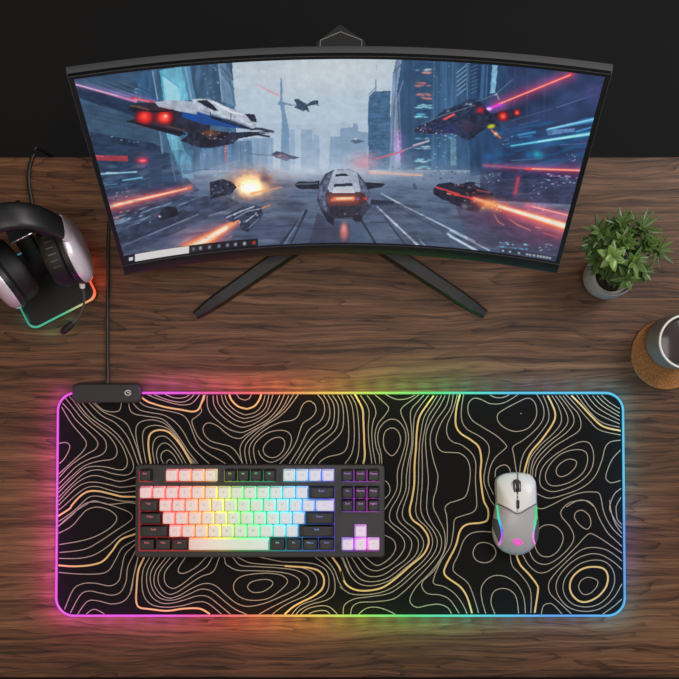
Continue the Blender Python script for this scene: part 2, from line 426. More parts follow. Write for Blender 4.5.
HUE = {'m': (1.0, 0.03, 0.92), 'pk': (1.0, 0.03, 0.45), 'r': (1.0, 0.06, 0.10), 'o': (1.0, 0.26, 0.03), 'y': (1.0, 0.72, 0.03), 'yg': (0.42, 1.0, 0.05), 'g': (0.04, 0.9, 0.16), 't': (0.02, 0.85, 0.62), 'c': (0.015, 0.62, 1.0), 'b': (0.03, 0.36, 1.0), 'i': (0.10, 0.13, 1.0)}
def seq(stops, t):
    for (a, ca), (b, cb) in zip(stops, stops[1:]):
        if t <= b:
            k = max(0, (t - a) / (b - a)); return tuple(HUE[ca][i] * (1 - k) + HUE[cb][i] * k for i in range(3))
    return HUE[stops[-1][1]]
TOP = [(58, 'm'), (175, 'm'), (205, 'pk'), (245, 'r'), (290, 'o'), (335, 'y'), (380, 'yg'), (430, 'g'), (475, 't'), (510, 'c'), (540, 'b'), (575, 'c'), (622, 'c')]
BOT = [(58, 'm'), (160, 'm'), (195, 'pk'), (225, 'r'), (265, 'o'), (315, 'y'), (355, 'yg'), (405, 'g'), (460, 't'), (505, 'c'), (545, 'b'), (580, 'b'), (625, 'c')]
RGT = [(393, 'c'), (470, 'c'), (505, 'b'), (540, 'i'), (585, 'b'), (616, 'c')]
TOPS = [(a, 'c' if (c == 'b') else c) for a, c in TOP]; RGTS = [(393, 'c'), (480, 'c'), (530, 'b'), (590, 'b'), (616, 'c')]
def strip_colour(p, lamp=False):
    px = 339.5 + (p.x) * 703; py = 360 - p.y * 703
    dt, db, dl, dr = MY1 - p.y, p.y - MY0, p.x - MX0, MX1 - p.x
    m = min(dt, db, dl, dr)
    if m == dl: return HUE['m']
    if m == dr: return seq(RGT if lamp else RGTS, py)
    return seq((TOP if lamp else TOPS) if m == dt else BOT, px)
path = []
R = 0.025
for q, (sx, sy) in enumerate(((1, 1), (-1, 1), (-1, -1), (1, -1))):
    for k in range(11):
        a = q * PI / 2 + k / 10 * PI / 2
        path.append(Vector((mcx + sx * (mw / 2 - R) + R * math.cos(a), mcy + sy * (md / 2 - R) + R * math.sin(a), 0.0026)))
    nx = path[-1]
    sx2, sy2 = ((-1, 1), (-1, -1), (1, -1), (1, 1))[q]
    a = (q + 1) * PI / 2
    e = Vector((mcx + sx2 * (mw / 2 - R) + R * math.cos(a), mcy + sy2 * (md / 2 - R) + R * math.sin(a), 0.0026))
    N = 50 if q in (0, 2) else 24
    for k in range(1, N): path.append(nx.lerp(e, k / N))
rings = []; cols = []
n = len(path)
def lit(c, k):
    t = max(0.0, 1 - abs(k - 2.5) / 2.6)
    return tuple(0.70 * x + 0.10 * t * (1.0 - 0.2 * x) for x in c)
for i, p in enumerate(path):
    t = (path[(i + 1) % n] - path[i - 1]).normalized(); a = Vector((-t.y, t.x, 0))
    rings.append([p + a * (0.0019 * math.cos(k * PI / 5)) + Vector((0, 0, 0.0022 * math.sin(k * PI / 5))) for k in range(10)])
    cols += [lit(strip_colour(p), k) for k in range(10)]
mb = MB(); rings.append(rings[0]); cols += cols[:10]
mb.loft(rings, False, False)
strip = mb.build('light_strip', attr_emit('strip_glow', 1.0), desk_mat, autosmooth=False)
ca = strip.data.color_attributes.new('Col', 'FLOAT_COLOR', 'POINT')
ca.data.foreach_set('color', np.array([[*c, 1] for c in cols], dtype=np.float32).ravel())
# added lamps just outside the strip carry its coloured spill over the desk
acc = 0.0; last = path[0]
for i, p in enumerate(path + [path[0]]):
    acc += (p - last).length; last = p
    if acc < 0.0155: continue
    acc = 0
    t = (path[(i + 1) % n] - path[i - 1]).normalized(); out_ = Vector((t.y, -t.x, 0))
    if p.y > MY1 - 0.01 and at(69, 0, 0).x < p.x < at(144, 0, 0).x: continue
    l = bpy.data.lights.new('led', 'POINT'); l.energy = 0.0185 if p.x < 0.2 else 0.0135; l.shadow_soft_size = 0.008; c = strip_colour(p, True); mxc = sum(c[:3]) ** 0.5
    l.color = tuple(x / mxc for x in c)
    o = bpy.data.objects.new('led', l); C.objects.link(o); o.location = (p + out_ * 0.010); o.location.z = 0.017
# control box on the mat's upper left edge
box_m = mat('matt_black_plastic', (0.018, 0.018, 0.019), 0.5, bump=(900, 0.08))
white_print = mat('white_print', srgb(205, 205, 205), 0.6, emit=(1, 1, 1), es=0.12)
c0 = at(72, 394, 0.011); c1 = at(141, 394, 0.011); t0 = at(100, 383.5, 0.011); t1 = at(100, 403, 0.011)
bx, by, bw, bd = (c0.x + c1.x) / 2, (t0.y + t1.y) / 2, c1.x - c0.x, t0.y - t1.y
mb = MB(); mb.rbox(bx, by, 0.0004, 0.0125, bw, bd, r=0.008, bev=0.0022, n=8)
cbx = mb.build('control_box', box_m, desk_mat)
mb = MB(); e = at(128, 392.8, 0.0127)
def arc_ribbon(mb, c, r, w, a0, a1, z, n=18, sq=1.0, m=0):
    V = []
    for k in range(n + 1):
        a = a0 + (a1 - a0) * k / n
        for rr in (r - w / 2, r + w / 2): V.append((c.x + rr * math.cos(a), c.y + sq * rr * math.sin(a), z))
    mb.add(V, [[2 * k, 2 * k + 1, 2 * k + 3, 2 * k + 2] for k in range(n)], m, False)
arc_ribbon(mb, e, 0.0042, 0.0011, 0.5, 2 * PI - 0.25, 0.0127, sq=0.82)
mb.rbox(e.x + 0.0016, e.y, 0.0126, 0.0128, 0.0042, 0.001, r=0.0002, bev=0.00005)
mb.rbox(e.x - 0.0004, e.y + 0.0008, 0.0126, 0.0128, 0.001, 0.0024, r=0.0002, bev=0.00005)
mb.build('touch_button_emblem', white_print, cbx)
mb = MB(); p0 = at(107.5, 384, 0.006); mb.tube([p0, p0 + Vector((0, 0.006, 0)), p0 + Vector((0, 0.0125, 0))], [0.0034, 0.0032, 0.0024], 12)
mb.build('strain_relief', box_m, cbx)
cable_m = mat('black_cable', (0.012, 0.012, 0.012), 0.4)
cp = [p0 + Vector((0, 0.011, 0))] + [at(x, y, z) for x, y, z in ((107.5, 362, 0.0032), (107.5, 320, 0.0026), (108, 275, 0.0026), (108.5, 235, 0.0026), (112, 205, 0.0026), (121, 180, 0.0026), (124, 160, 0.0026))]
cp += [Vector((cp[-1].x, YB + 0.004, 0.001)), Vector((cp[-1].x + 0.002, YB + 0.008, -0.03)), Vector((cp[-1].x + 0.004, YB + 0.01, -0.35)), Vector((cp[-1].x + 0.01, YB + 0.03, -0.7))]
mb = MB(); mb.tube(catmull(cp, 8), 0.0025, 10)
tag(mb.build('power_cable', cable_m), 'straight black cable running from the desk mat control box up beneath the monitor', 'cable')
cp = [at(x, y, z) for x, y, z in ((60, 262, 0.0026), (50, 252, 0.0026), (41, 232, 0.0026), (34, 212, 0.0026), (30.5, 195, 0.0026), (28.5, 180, 0.0026), (29.5, 168, 0.0026), (32, 160, 0.0026))]
cp += [Vector((cp[-1].x + 0.003, YB + 0.004, 0.0015)), Vector((cp[-1].x + 0.008, YB + 0.014, -0.02)), Vector((cp[-1].x + 0.01, YB + 0.016, -0.3)), Vector((cp[-1].x + 0.012, YB + 0.03, -0.7))]
mb = MB(); mb.tube(catmull(cp, 8), 0.0028, 10)
tag(mb.build('headset_cable', cable_m), 'short curved black cable running from behind the headset over the rear desk edge', 'cable')
# ------------------------------------------------------------------ curved monitor
MC = Vector((0.0012, 0.1536, 0.0861)); MW, MH, MR, MT, MYAW, MROLL = 0.56, 0.2643, 1.0163, 0.697, -0.0022, 0.0078
def M(s, b, n=0.0):
    """s: arc position -1..1 across the picture, b: metres up from the picture's lower edge, n: metres toward the viewer"""
    phi = MW / MR / 2 * s
    x = (MR - n) * math.sin(phi); z = MR - (MR - n) * math.cos(phi)
    cr, sr = math.cos(MROLL), math.sin(MROLL)
    x, b = x * cr - b * sr, x * sr + b * cr
    p = Vector((x, 0, 0)) + Vector((0, math.sin(MT), math.cos(MT))) * b + Vector((0, -math.cos(MT), math.sin(MT))) * z
    cy, sy = math.cos(MYAW), math.sin(MYAW)
    return Vector((p.x * cy - p.y * sy, p.x * sy + p.y * cy, p.z)) + MC
# the picture on the screen: colours in a mesh attribute, painted on the panel's own grid
NX, NY = 760, 350
U, V_ = np.meshgrid(np.linspace(-1, 1, NX), np.linspace(0, 1, NY))
phi = MW / MR / 2 * U; lx = MR * np.sin(phi); lz = MR - MR * np.cos(phi); lb = V_ * MH
cr, sr = math.cos(MROLL), math.sin(MROLL); lx, lb = lx * cr - lb * sr, lx * sr + lb * cr
wx = lx; wy = math.sin(MT) * lb - math.cos(MT) * lz; wz = math.cos(MT) * lb + math.sin(MT) * lz
cy_, sy_ = math.cos(MYAW), math.sin(MYAW); wx, wy = wx * cy_ - wy * sy_ + MC.x, wx * sy_ + wy * cy_ + MC.y; wz = wz + MC.z
dd = wy * st - (wz - CH) * ct
X = 339.5 + F * wx / dd; Y = 339.5 - F * (wy * ct + (wz - CH) * st) / dd      # digitising coordinates of every screen point
XX_, YY_ = X, Y
def fbm(sx, sy, octs=4, seed=0, ang=0.0, w=None):
    X, Y = (XX_, YY_) if w is None else (XX_[w], YY_[w])
    r = np.random.default_rng(seed); out = np.zeros_like(X); amp = 1; tot = 0
    ca_, sa_ = math.cos(ang), math.sin(ang); XX = X * ca_ + Y * sa_; YY = -X * sa_ + Y * ca_
    for o in range(octs):
        g = r.random((64, 64)); gx = (XX / sx + 1000.3) % 64; gy = (YY / sy + 1000.7) % 64
        ix = gx.astype(int) % 64; iy = gy.astype(int) % 64; fx = gx - np.floor(gx); fy = gy - np.floor(gy)
        fx = fx * fx * (3 - 2 * fx); fy = fy * fy * (3 - 2 * fy); jx = (ix + 1) % 64; jy = (iy + 1) % 64
        out += amp * ((g[iy, ix] * (1 - fx) + g[iy, jx] * fx) * (1 - fy) + (g[jy, ix] * (1 - fx) + g[jy, jx] * fx) * fy)
        tot += amp; amp *= 0.55; sx /= 2; sy /= 2
    return out / tot
img = np.zeros(X.shape + (3,))
ALL = (slice(None), slice(None))
def over(a, col, w=ALL):
    a = np.clip(a, 0, 1)[..., None]; img[w] = img[w] * (1 - a) + np.array(col, float) * a
def addc(a, col, w=ALL): img[w] = img[w] + np.clip(a, 0, None)[..., None] * np.array(col, float)
XS, YS = X[::6, ::6], Y[::6, ::6]
def win(x0, x1, y0, y1):
    k = (XS > x0 - 6) & (XS < x1 + 6) & (YS > y0 - 6) & (YS < y1 + 6)
    r = np.where(k.any(1))[0]; c = np.where(k.any(0))[0]
    if len(r) == 0: return None
    return (slice(max(0, r[0] * 6 - 6), r[-1] * 6 + 12), slice(max(0, c[0] * 6 - 6), c[-1] * 6 + 12))
T = dict(a=(70, 50), b=(90, 150), c=(200, 50), d=(210, 145), e=(335, 50), f=(335, 145), g=(470, 55), h=(450, 155), p=(0, 0))
def pt(t, s):
    o = T[t]; k = 1.0 if t == 'p' else 4.85
    return [(o[0] + float(q.split(',')[0]) / k, o[1] + float(q.split(',')[1]) / k) for q in s.split()]
def inside(P, w=ALL):
    X, Y = XX_[w], YY_[w]; r = np.zeros(X.shape, bool); n = len(P)
    for i in range(n):
        (x0, y0), (x1, y1) = P[i], P[(i + 1) % n]
        if y0 == y1: continue
        c = ((Y < y0) != (Y < y1)); r ^= c & (X < (x1 - x0) * (Y - y0) / (y1 - y0) + x0)
    return r
def seg(p, q, w=ALL):
    X, Y = XX_[w], YY_[w]
    dx, dy = q[0] - p[0], q[1] - p[1]; L2 = dx * dx + dy * dy + 1e-9
    t = np.clip(((X - p[0]) * dx + (Y - p[1]) * dy) / L2, 0, 1)
    return np.hypot(X - p[0] - t * dx, Y - p[1] - t * dy), t
def poly(t, s, col, a=1.0, tex=0.0, sc_=6, ang=0.0, sq=1.0, seed=1):
    P = pt(t, s); w = win(min(p[0] for p in P), max(p[0] for p in P), min(p[1] for p in P), max(p[1] for p in P))
    if w is None: return
    m = inside(P, w).astype(float) * a
    over(m, col, w)
    if tex: img[w] = img[w] * (1 + (m * tex)[..., None] * (fbm(sc_, sc_ * sq, 3, seed, ang, w) - 0.5)[..., None] * 2)
def line(t, s, w, col, a=1.0, soft=0.5, taper=None):
    P = pt(t, s)
    for p, q in zip(P, P[1:]):
        wd = win(min(p[0], q[0]) - 8, max(p[0], q[0]) + 8, min(p[1], q[1]) - 8, max(p[1], q[1]) + 8)
        if wd is None: continue
        d, k = seg(p, q, wd); ww = w if taper is None else w * (taper[0] * (1 - k) + taper[1] * k)
        over(a * np.clip((ww / 2 + soft - d) / (2 * soft), 0, 1), col, wd)
def glow(t, s, w, col, a=1.0, taper=None):
    P = pt(t, s)
    for p, q in zip(P, P[1:]):
        d, k = seg(p, q); ww = w if taper is None else w * (taper[0] * (1 - k) + taper[1] * k)
        addc(a * np.exp(-(d / ww) ** 2), col)
def blob(t, c, rx, ry, col, a=1.0, p=2, ang=0.0, ragged=0.0, seed=3):
    (cx, cy), = pt(t, c); rr = 3 * max(rx, ry); w = win(cx - rr, cx + rr, cy - rr, cy + rr)
    if w is None: return
    x = XX_[w] - cx; y = YY_[w] - cy; x, y = x * math.cos(ang) + y * math.sin(ang), -x * math.sin(ang) + y * math.cos(ang)
    r = np.sqrt((x / rx) ** 2 + (y / ry) ** 2)
    if ragged: r = r * (1 + ragged * (fbm(7, 7, 3, seed, 0, w) - 0.5) * 1.3)
    over(a * np.exp(-r ** p), col, w)
def dots(t, s, n, cols, seed, size=(0.5, 1.2), ang=0.0, asp=2.0, a=(0.4, 1.0)):
    P = pt(t, s); r = np.random.default_rng(seed)
    x0, x1 = min(p[0] for p in P), max(p[0] for p in P); y0, y1 = min(p[1] for p in P), max(p[1] for p in P)
    for _ in range(n):
        while True:
            x, y = r.uniform(x0, x1), r.uniform(y0, y1); c = False
            for i in range(len(P)):
                (xa, ya), (xb, yb) = P[i], P[(i + 1) % len(P)]
                if (y < ya) != (y < yb) and x < (xb - xa) * (y - ya) / (yb - ya) + xa: c = not c
            if c: break
        blob('p', '%f,%f' % (x, y), r.uniform(*size) * asp, r.uniform(*size), cols[r.integers(len(cols))], r.uniform(*a), 3, ang)
# sky, haze
g = np.clip((Y - 50) / 120, 0, 1)[..., None]
img[:] = np.array([190, 207, 220.]) * (1 - g) + np.array([176, 200, 226.]) * g
over(0.5 * fbm(70, 26, 4, 11), (214, 224, 232)); over(0.35 * (fbm(50, 18, 4, 12) > 0.55) * fbm(20, 10, 3, 2), (160, 178, 192))
blob('p', '330,70', 70, 22, (214, 220, 223), 0.6)
# road
rd = np.clip((Y - 168) / 14, 0, 1); over(rd, (96, 114, 144)); k = np.clip((Y - 185) / 70, 0, 1); over(k * 0.65, (58, 70, 100))
over(0.5 * np.clip(rd * (fbm(40, 5, 4, 21) - 0.42) * 3, 0, 1), (132, 146, 168)); over(0.55 * np.clip(rd * (fbm(30, 4, 4, 22) - 0.5) * 4, 0, 1), (50, 58, 80))
# far skyline
for s, c in (('490,385 545,385 548,460 580,470 580,582 490,582', (146, 172, 200)), ('632,418 679,418 679,582 625,582', (138, 165, 195)), ('435,385 460,385 462,582 430,582', (150, 176, 203)), ('550,410 578,415 580,582 550,582', (152, 178, 204))): poly('c', s, c, 0.8)
poly('c', '389,582 397,330 390,270 372,262 388,250 390,140 396,140 402,250 425,262 408,272 418,320 432,390 436,582', (112, 148, 182), 0.85)
line('c', '393,135 396,200', 0.6, (110, 140, 170)); line('c', '385,252 440,266', 1.6, (105, 135, 165), 0.8)
poly('e', '25,380 85,375 88,355 110,355 112,395 160,400 160,582 25,582', (128, 156, 186), 0.8); poly('e', '0,425 25,425 25,582 0,582', (140, 168, 198), 0.8)
poly('c', '205,430 355,425 355,582 205,582', (122, 152, 184), 0.75, 0.15, 3, sq=8)
# left buildings
poly('p', '70,78 175,65 182,190 80,200', (60, 86, 116), 1, 0.28, 18, 0.22, 0.35)
poly('p', '150,70 232,60 238,160 150,185', (70, 105, 138), 1, 0.3, 5, 0, 6)
poly('c', '0,60 90,60 105,250 0,240', (66, 96, 126), 1, 0.25, 4, 0, 5)
poly('c', '88,62 128,62 160,140 175,275 105,250', (112, 142, 172), 0.9, 0.25, 3, -0.3, 4)
line('c', '90,65 108,250', 0.8, (160, 190, 212), 0.7); line('c', '100,80 160,145', 1.2, (60, 85, 112), 0.8); line('c', '105,110 165,190', 1.2, (66, 92, 120), 0.7); line('c', '128,70 170,270', 1.0, (66, 92, 120), 0.7)
dots('c', '0,80 85,80 95,240 0,235', 14, [(150, 185, 210)], 4, (0.4, 0.6))
poly('a', '545,80 580,80 610,240 560,245', (96, 152, 188), 0.8); 
poly('a', '325,110 400,100 450,245 330,235', (54, 92, 128), 1, 0.3, 4, 0, 5)
poly('a', '435,98 540,82 575,245 455,250', (120, 196, 222), 0.95, 0.22, 4, 0.2, 4); poly('a', '450,125 520,175 535,245 460,245', (172, 222, 236), 0.8)
line('a', '440,100 460,245', 1.4, (70, 178, 214), 0.9); line('a', '400,105 425,240', 1.0, (188, 214, 234), 0.8); line('a', '560,85 590,240', 1.2, (170, 212, 230), 0.6)
line('a', '437,112 530,180', 1.0, (74, 150, 190), 0.8)
dots('a', '305,170 335,170 350,245 315,245', 10, [(120, 185, 220)], 8, (0.4, 0.9))
for q in range(9): line('a', '%d,%d %d,%d' % (60 + q * 34, 150 + q * 2, 300 + q * 12, 232 - q * 4), 0.9, (38, 60, 88) if q % 2 else (96, 124, 154), 0.5)
poly('a', '30,172 320,246 420,320 330,330 200,290 45,232', (30, 45, 70), 0.75, 0.3, 8, 0.2, 0.4)
poly('a', '60,260 180,275 330,330 440,390 440,480 95,420 75,330', (62, 88, 116), 0.9, 0.2, 9, 0.15, 0.6)
for q in (280, 300, 322): line('a', '70,%d 330,%d' % (q, q + 60), 0.6, (42, 62, 88), 0.6)
for q in range(4): line('a', '%d,%d %d,%d' % (120 + q * 60, 275 + q * 12, 128 + q * 60, 400 + q * 10), 0.5, (46, 66, 92), 0.5)
poly('a', '98,395 240,425 400,450 440,470 440,500 250,460 100,425', (34, 48, 72), 0.8, 0.4, 6); dots('a', '200,415 330,435 330,450 200,430', 7, [(150, 180, 205)], 9, (0.4, 0.7))
poly('a', '100,425 250,460 480,500 500,582 130,582', (44, 62, 90), 0.9, 0.3, 7, 0, 0.3)
poly('a', '465,395 530,420 560,500 590,520 590,582 540,582 490,480', (124, 198, 222), 0.8, 0.3, 3, 0, 4); line('a', '433,375 450,500', 1.4, (150, 178, 208), 0.6)
poly('b', '400,0 500,0 500,130 440,140', (80, 130, 165), 0.6, 0.3, 3, 0, 4)
poly('c', '100,440 250,440 260,582 0,582 0,500', (96, 130, 168), 0.8, 0.25, 3, 0, 4)
for q in range(12):
    x = 15 + q * 20; line('c', '%d,%d %d,582' % (x, 480 if q < 5 else 440, x + 3), 0.7, [(150, 182, 212), (70, 100, 135)][q % 2], 0.5)
line('c', '118,455 128,545', 2.0, (214, 96, 108), 0.75); dots('c', '115,455 130,455 130,545 115,545', 6, [(250, 190, 190)], 5, (0.3, 0.5))
dots('c', '0,500 250,480 250,582 0,582', 14, [(180, 215, 235), (220, 140, 140)], 6, (0.4, 0.8), asp=1)
# left road side: red band, cyan lines, dark cars
poly('p', '95,168 172,165 200,190 150,215 100,222', (40, 56, 84), 0.7, 0.4, 8, -0.2, 0.3)
over(0.5 * inside(pt('p', '95,165 250,165 260,190 110,250 100,220')) * np.clip((fbm(14, 3, 3, 31, -0.18) - 0.45) * 4, 0, 1), (92, 120, 152))
poly('a', '118,510 280,514 282,540 125,535', (168, 62, 78), 0.95, 0.15); line('a', '118,512 160,516', 0.9, (216, 112, 122))
blob('a', '353,536', 5, 2.2, (220, 50, 60)); blob('a', '353,537', 2.6, 0.9, (255, 140, 140)); glow('a', '353,537 354,537', 7, (60, 5, 10))
line('b', '45,117 225,106', 1.5, (150, 205, 232)); line('b', '80,110 130,112', 1.2, (200, 235, 245)); line('b', '60,165 110,155', 0.8, (90, 150, 195), 0.8); line('b', '160,147 252,134', 1.5, (110, 185, 220)); line('b', '75,170 130,165', 0.9, (110, 165, 200), 0.8)
line('b', '285,75 305,180', 1.3, (88, 72, 150), 0.9); line('b', '395,55 415,150', 1.3, (120, 135, 165), 0.6)
poly('b', '445,115 500,118 505,140 450,135', (128, 182, 205), 0.7); poly('b', '280,40 345,35 350,180 300,190', (50, 64, 98), 0.7)
dots('b', '100,170 200,180 180,250 110,250', 14, [(200, 160, 160), (150, 180, 210), (225, 120, 110)], 14, (0.4, 0.8), -0.3, 1)
poly('p', '108,212 190,196 225,196 240,203 150,245 120,256', (52, 64, 90), 0.7, 0.5, 6, -0.35, 0.5)
over(0.8 * inside(pt('b', '100,330 480,210 560,230 300,330 130,400')) * np.clip((fbm(12, 2.2, 3, 33, -0.33) - 0.5) * 5, 0, 1), (140, 168, 195))
poly('b', '130,390 280,340 460,290 530,315 150,455', (48, 58, 80), 0.6, 0.5, 5, -0.3, 0.5); line('b', '160,465 525,312', 1.3, (136, 156, 184), 0.9, taper=(0.6, 1))
poly('b', '325,330 350,285 380,272 420,280 430,315 340,345', (36, 38, 52), 0.9, 0.4); dots('b', '290,345 350,300 345,325 290,355', 5, [(240, 130, 140), (230, 230, 245)], 15, (0.5, 0.9), asp=1)
dots('b', '120,300 300,270 300,310 130,350', 7, [(190, 215, 235), (220, 120, 110)], 16, (0.5, 0.9), -0.3, 3)
line('b', '410,470 505,415', 0.7, (140, 130, 150), 0.7); line('b', '575,320 640,298', 1.0, (170, 160, 180), 0.8); line('b', '170,500 520,370', 0.8, (92, 100, 128), 0.5)
# left laser
glow('b', '95,275 485,183', 6.5, (120, 20, 10), 0.9, (1.3, 0.6)); line('b', '95,275 485,183', 3.8, (250, 110, 80), 1, 0.9, (1.35, 0.7)); line('b', '95,274 470,187', 1.9, (255, 226, 200), 1, 0.6, (1.5, 0.5))
# upper-left magenta laser
glow('a', '25,168 410,250', 3, (70, 30, 60), 0.8); line('a', '25,166 320,250', 1.7, (226, 136, 196), 1, 0.6, (0.6, 1.3)); line('a', '30,168 230,222', 0.7, (255, 225, 240)); line('a', '300,232 400,252', 2.0, (214, 62, 74)); line('a', '310,238 385,250', 0.7, (255, 170, 170))
# big ship, upper left
poly('a', '275,345 330,330 500,375 560,405 530,420 380,378', (34, 38, 54), 1, 0.3)
poly('c', '-60,400 60,390 150,400 290,395 355,395 340,402 270,415 180,432 160,455 60,475 0,475 -60,455', (42, 46, 64), 1, 0.5, 3); poly('a', '535,440 570,415 679,430 679,470 590,460', (42, 46, 62), 1, 0.5, 3)
poly('a', '320,255 420,255 560,300 679,345 679,400 560,400 330,345 320,320 290,280', (44, 46, 64), 1, 0.35, 5)
poly('a', '410,252 480,242 590,250 679,300 679,322 545,300 430,275', (176, 186, 204), 1, 0.15, 5); 
poly('a', '545,302 679,330 679,350 600,345 545,325', (28, 82, 168)); poly('c', '-15,298 50,318 240,385 140,375 20,362 -15,350', (34, 78, 150))
poly('c', '-40,240 0,236 50,240 100,262 150,285 190,292 270,350 280,378 250,378 60,315 -20,290', (190, 200, 216), 1, 0.22, 4)
poly('c', '-18,246 30,242 60,262 90,295 70,296 20,270', (36, 40, 56), 1, 0.4, 3); poly('c', '215,308 265,312 278,350 250,348 230,325', (40, 44, 60), 1, 0.4, 3)
line('c', '60,250 150,300 200,312', 1.6, (236, 242, 250)); line('c', '48,322 140,342 240,378', 1.2, (30, 36, 56)); line('c', '50,300 50,325', 1.0, (50, 60, 80)); line('c', '150,310 150,340', 0.8, (60, 70, 92)); line('c', '0,290 60,312 250,372', 0.7, (80, 96, 130), 0.8)
line('c', '60,330 250,385 300,382 350,395', 1.6, (28, 32, 48)); line('c', '270,380 355,397', 2.0, (48, 54, 74)); line('c', '250,405 335,420', 1.8, (40, 46, 64)); line('c', '290,402 345,400', 0.8, (170, 180, 200))
blob('c', '50,400', 8, 3.5, (150, 84, 62), 0.7, ragged=0.6); dots('c', '0,390 150,400 170,440 10,450', 18, [(255, 210, 170), (220, 130, 80), (230, 235, 245)], 17, (0.3, 0.7), 0, 1.2)
poly('c', '0,430 100,440 60,472 0,474', (32, 34, 48), 0.9, 0.4, 3); line('c', '150,450 182,432', 1.8, (58, 66, 92))
for c in ('362,326', '458,326'):
    blob('a', c, 10, 8, (90, 20, 26), 0.9, 4); blob('a', c, 7.2, 6.4, (226, 44, 40), 1, 4); 
blob('a', '458,328', 3.6, 3.2, (255, 120, 100)); blob('a', '464,320', 1.6, 1.3, (255, 225, 210)); blob('a', '360,322', 2.6, 2.4, (240, 90, 78)); glow('a', '362,326 458,326', 9, (40, 4, 6), 0.7)
line('a', '290,285 420,300 500,292', 1.6, (26, 28, 40)); line('a', '280,345 430,380 560,408', 1.3, (22, 24, 36)); line('a', '295,270 330,275 380,290', 1.3, (124, 92, 66), 0.9); line('a', '470,370 560,392', 1.4, (110, 76, 64), 0.8)
# pink laser in the sky, distant craft
line('c', '272,166 382,222', 1.3, (232, 160, 168), 1, 0.6, (0.4, 1.2))
poly('c', '455,240 475,236 500,252 520,262 550,245 572,243 573,262 535,270 522,270 532,305 512,290 505,298 480,288 455,278 470,268', (62, 80, 104), 1, 0.4, 2); line('c', '440,267 470,268', 0.7, (90, 110, 135)); line('c', '535,252 575,268', 1.0, (60, 78, 100))
line('c', '232,503 360,512', 0.9, (92, 112, 145)); poly('c', '345,505 370,490 400,495 430,508 485,522 455,530 435,528 420,540 400,532 365,522', (54, 56, 80), 1, 0.5, 2); dots('c', '360,495 440,505 440,520 370,518', 5, [(200, 90, 100)], 18, (0.4, 0.7))
poly('e', '75,442 95,432 115,434 150,444 120,450 100,456', (88, 104, 130), 0.95); blob('e', '100,432', 1.5, 1, (200, 215, 230)); poly('c', '0,582 30,575 60,582', (60, 70, 90))
line('e', '202,75 202,98', 0.5, (140, 158, 176), 0.8)
# right buildings
poly('e', '165,225 190,200 268,198 270,582 162,582 160,290', (72, 108, 144), 1, 0.22, 4, 0, 0.5); line('e', '198,145 198,200', 0.8, (90, 118, 148)); line('e', '165,215 200,180', 1.0, (100, 130, 160), 0.8)
for q in range(14): line('e', '165,%d 266,%d' % (215 + q * 24, 212 + q * 24), 0.7, [(112, 148, 182), (52, 84, 118)][q % 2], 0.35)
poly('e', '280,120 298,42 340,42 340,582 265,582 270,300', (120, 144, 178), 0.9, 0.3, 4, 0, 5)
poly('e', '325,42 395,45 395,582 320,582 300,200', (58, 88, 124), 1, 0.18, 4, 0, 6); poly('e', '388,45 475,50 470,582 388,582', (52, 84, 120), 1, 0.18, 3, 0, 0.5)
line('e', '283,110 330,60', 1.0, (70, 92, 120), 0.8); line('e', '300,90 286,300 278,500', 0.9, (74, 96, 132), 0.8); line('e', '330,150 296,260 290,420', 0.8, (186, 192, 216), 0.6); line('e', '310,220 320,500', 1.0, (176, 200, 226), 0.5)
poly('e', '470,50 595,58 600,582 465,582', (62, 98, 136), 1, 0.22, 5, 0, 6); poly('e', '590,58 679,66 679,582 590,582', (56, 88, 124), 1, 0.25, 5, 0, 5)
for y, c in ((97, (192, 208, 222)), (110, (222, 150, 140)), (160, (196, 120, 118)), (172, (200, 126, 120)), (212, (170, 120, 134)), (218, (205, 130, 130)), (234, (218, 128, 126)), (268, (150, 205, 225)), (278, (160, 220, 235)), (310, (90, 190, 225)), (322, (150, 225, 240)), (430, (110, 150, 185)), (470, (170, 195, 215)), (476, (140, 170, 200)), (532, (120, 200, 225)), (540, (170, 228, 240)), (565, (110, 200, 225)), (575, (180, 232, 242))):
    dots('e', '395,%d 462,%d 462,%d 395,%d' % (y - 3, y - 3, y + 4, y + 4), 6, [c], y, (0.6, 0.9), 0, 3.2, (0.6, 1))
for x in (480, 505, 540, 570): line('e', '%d,60 %d,560' % (x, x - 4), 0.7, [(98, 140, 176), (44, 74, 108)][x % 2], 0.6)
for q in range(6): line('e', '%d,%d %d,%d' % (592, 110 + q * 22, 635, 75 + q * 22), 1.0, (170, 205, 226), 0.7)
for q in (640, 660): line('e', '%d,62 %d,240' % (q, q + 2), 0.8, (110, 150, 184), 0.8)
poly('e', '560,430 588,430 588,560 560,560', (118, 158, 178), 0.7, 0.3, 3)
dots('e', '470,400 590,400 590,560 470,560', 22, [(150, 200, 225), (200, 215, 225), (110, 170, 205)], 41, (0.4, 0.8), 0, 2); dots('e', '480,70 590,70 590,250 480,250', 8, [(170, 195, 215)], 43, (0.4, 0.6), 0, 1.2)
dots('e', '285,380 320,380 320,530 285,530', 26, [(220, 130, 220), (200, 190, 245), (235, 90, 150)], 42, (0.5, 1.0), 0, 0.8); glow('e', '310,420 312,520', 5, (50, 5, 30), 0.9)
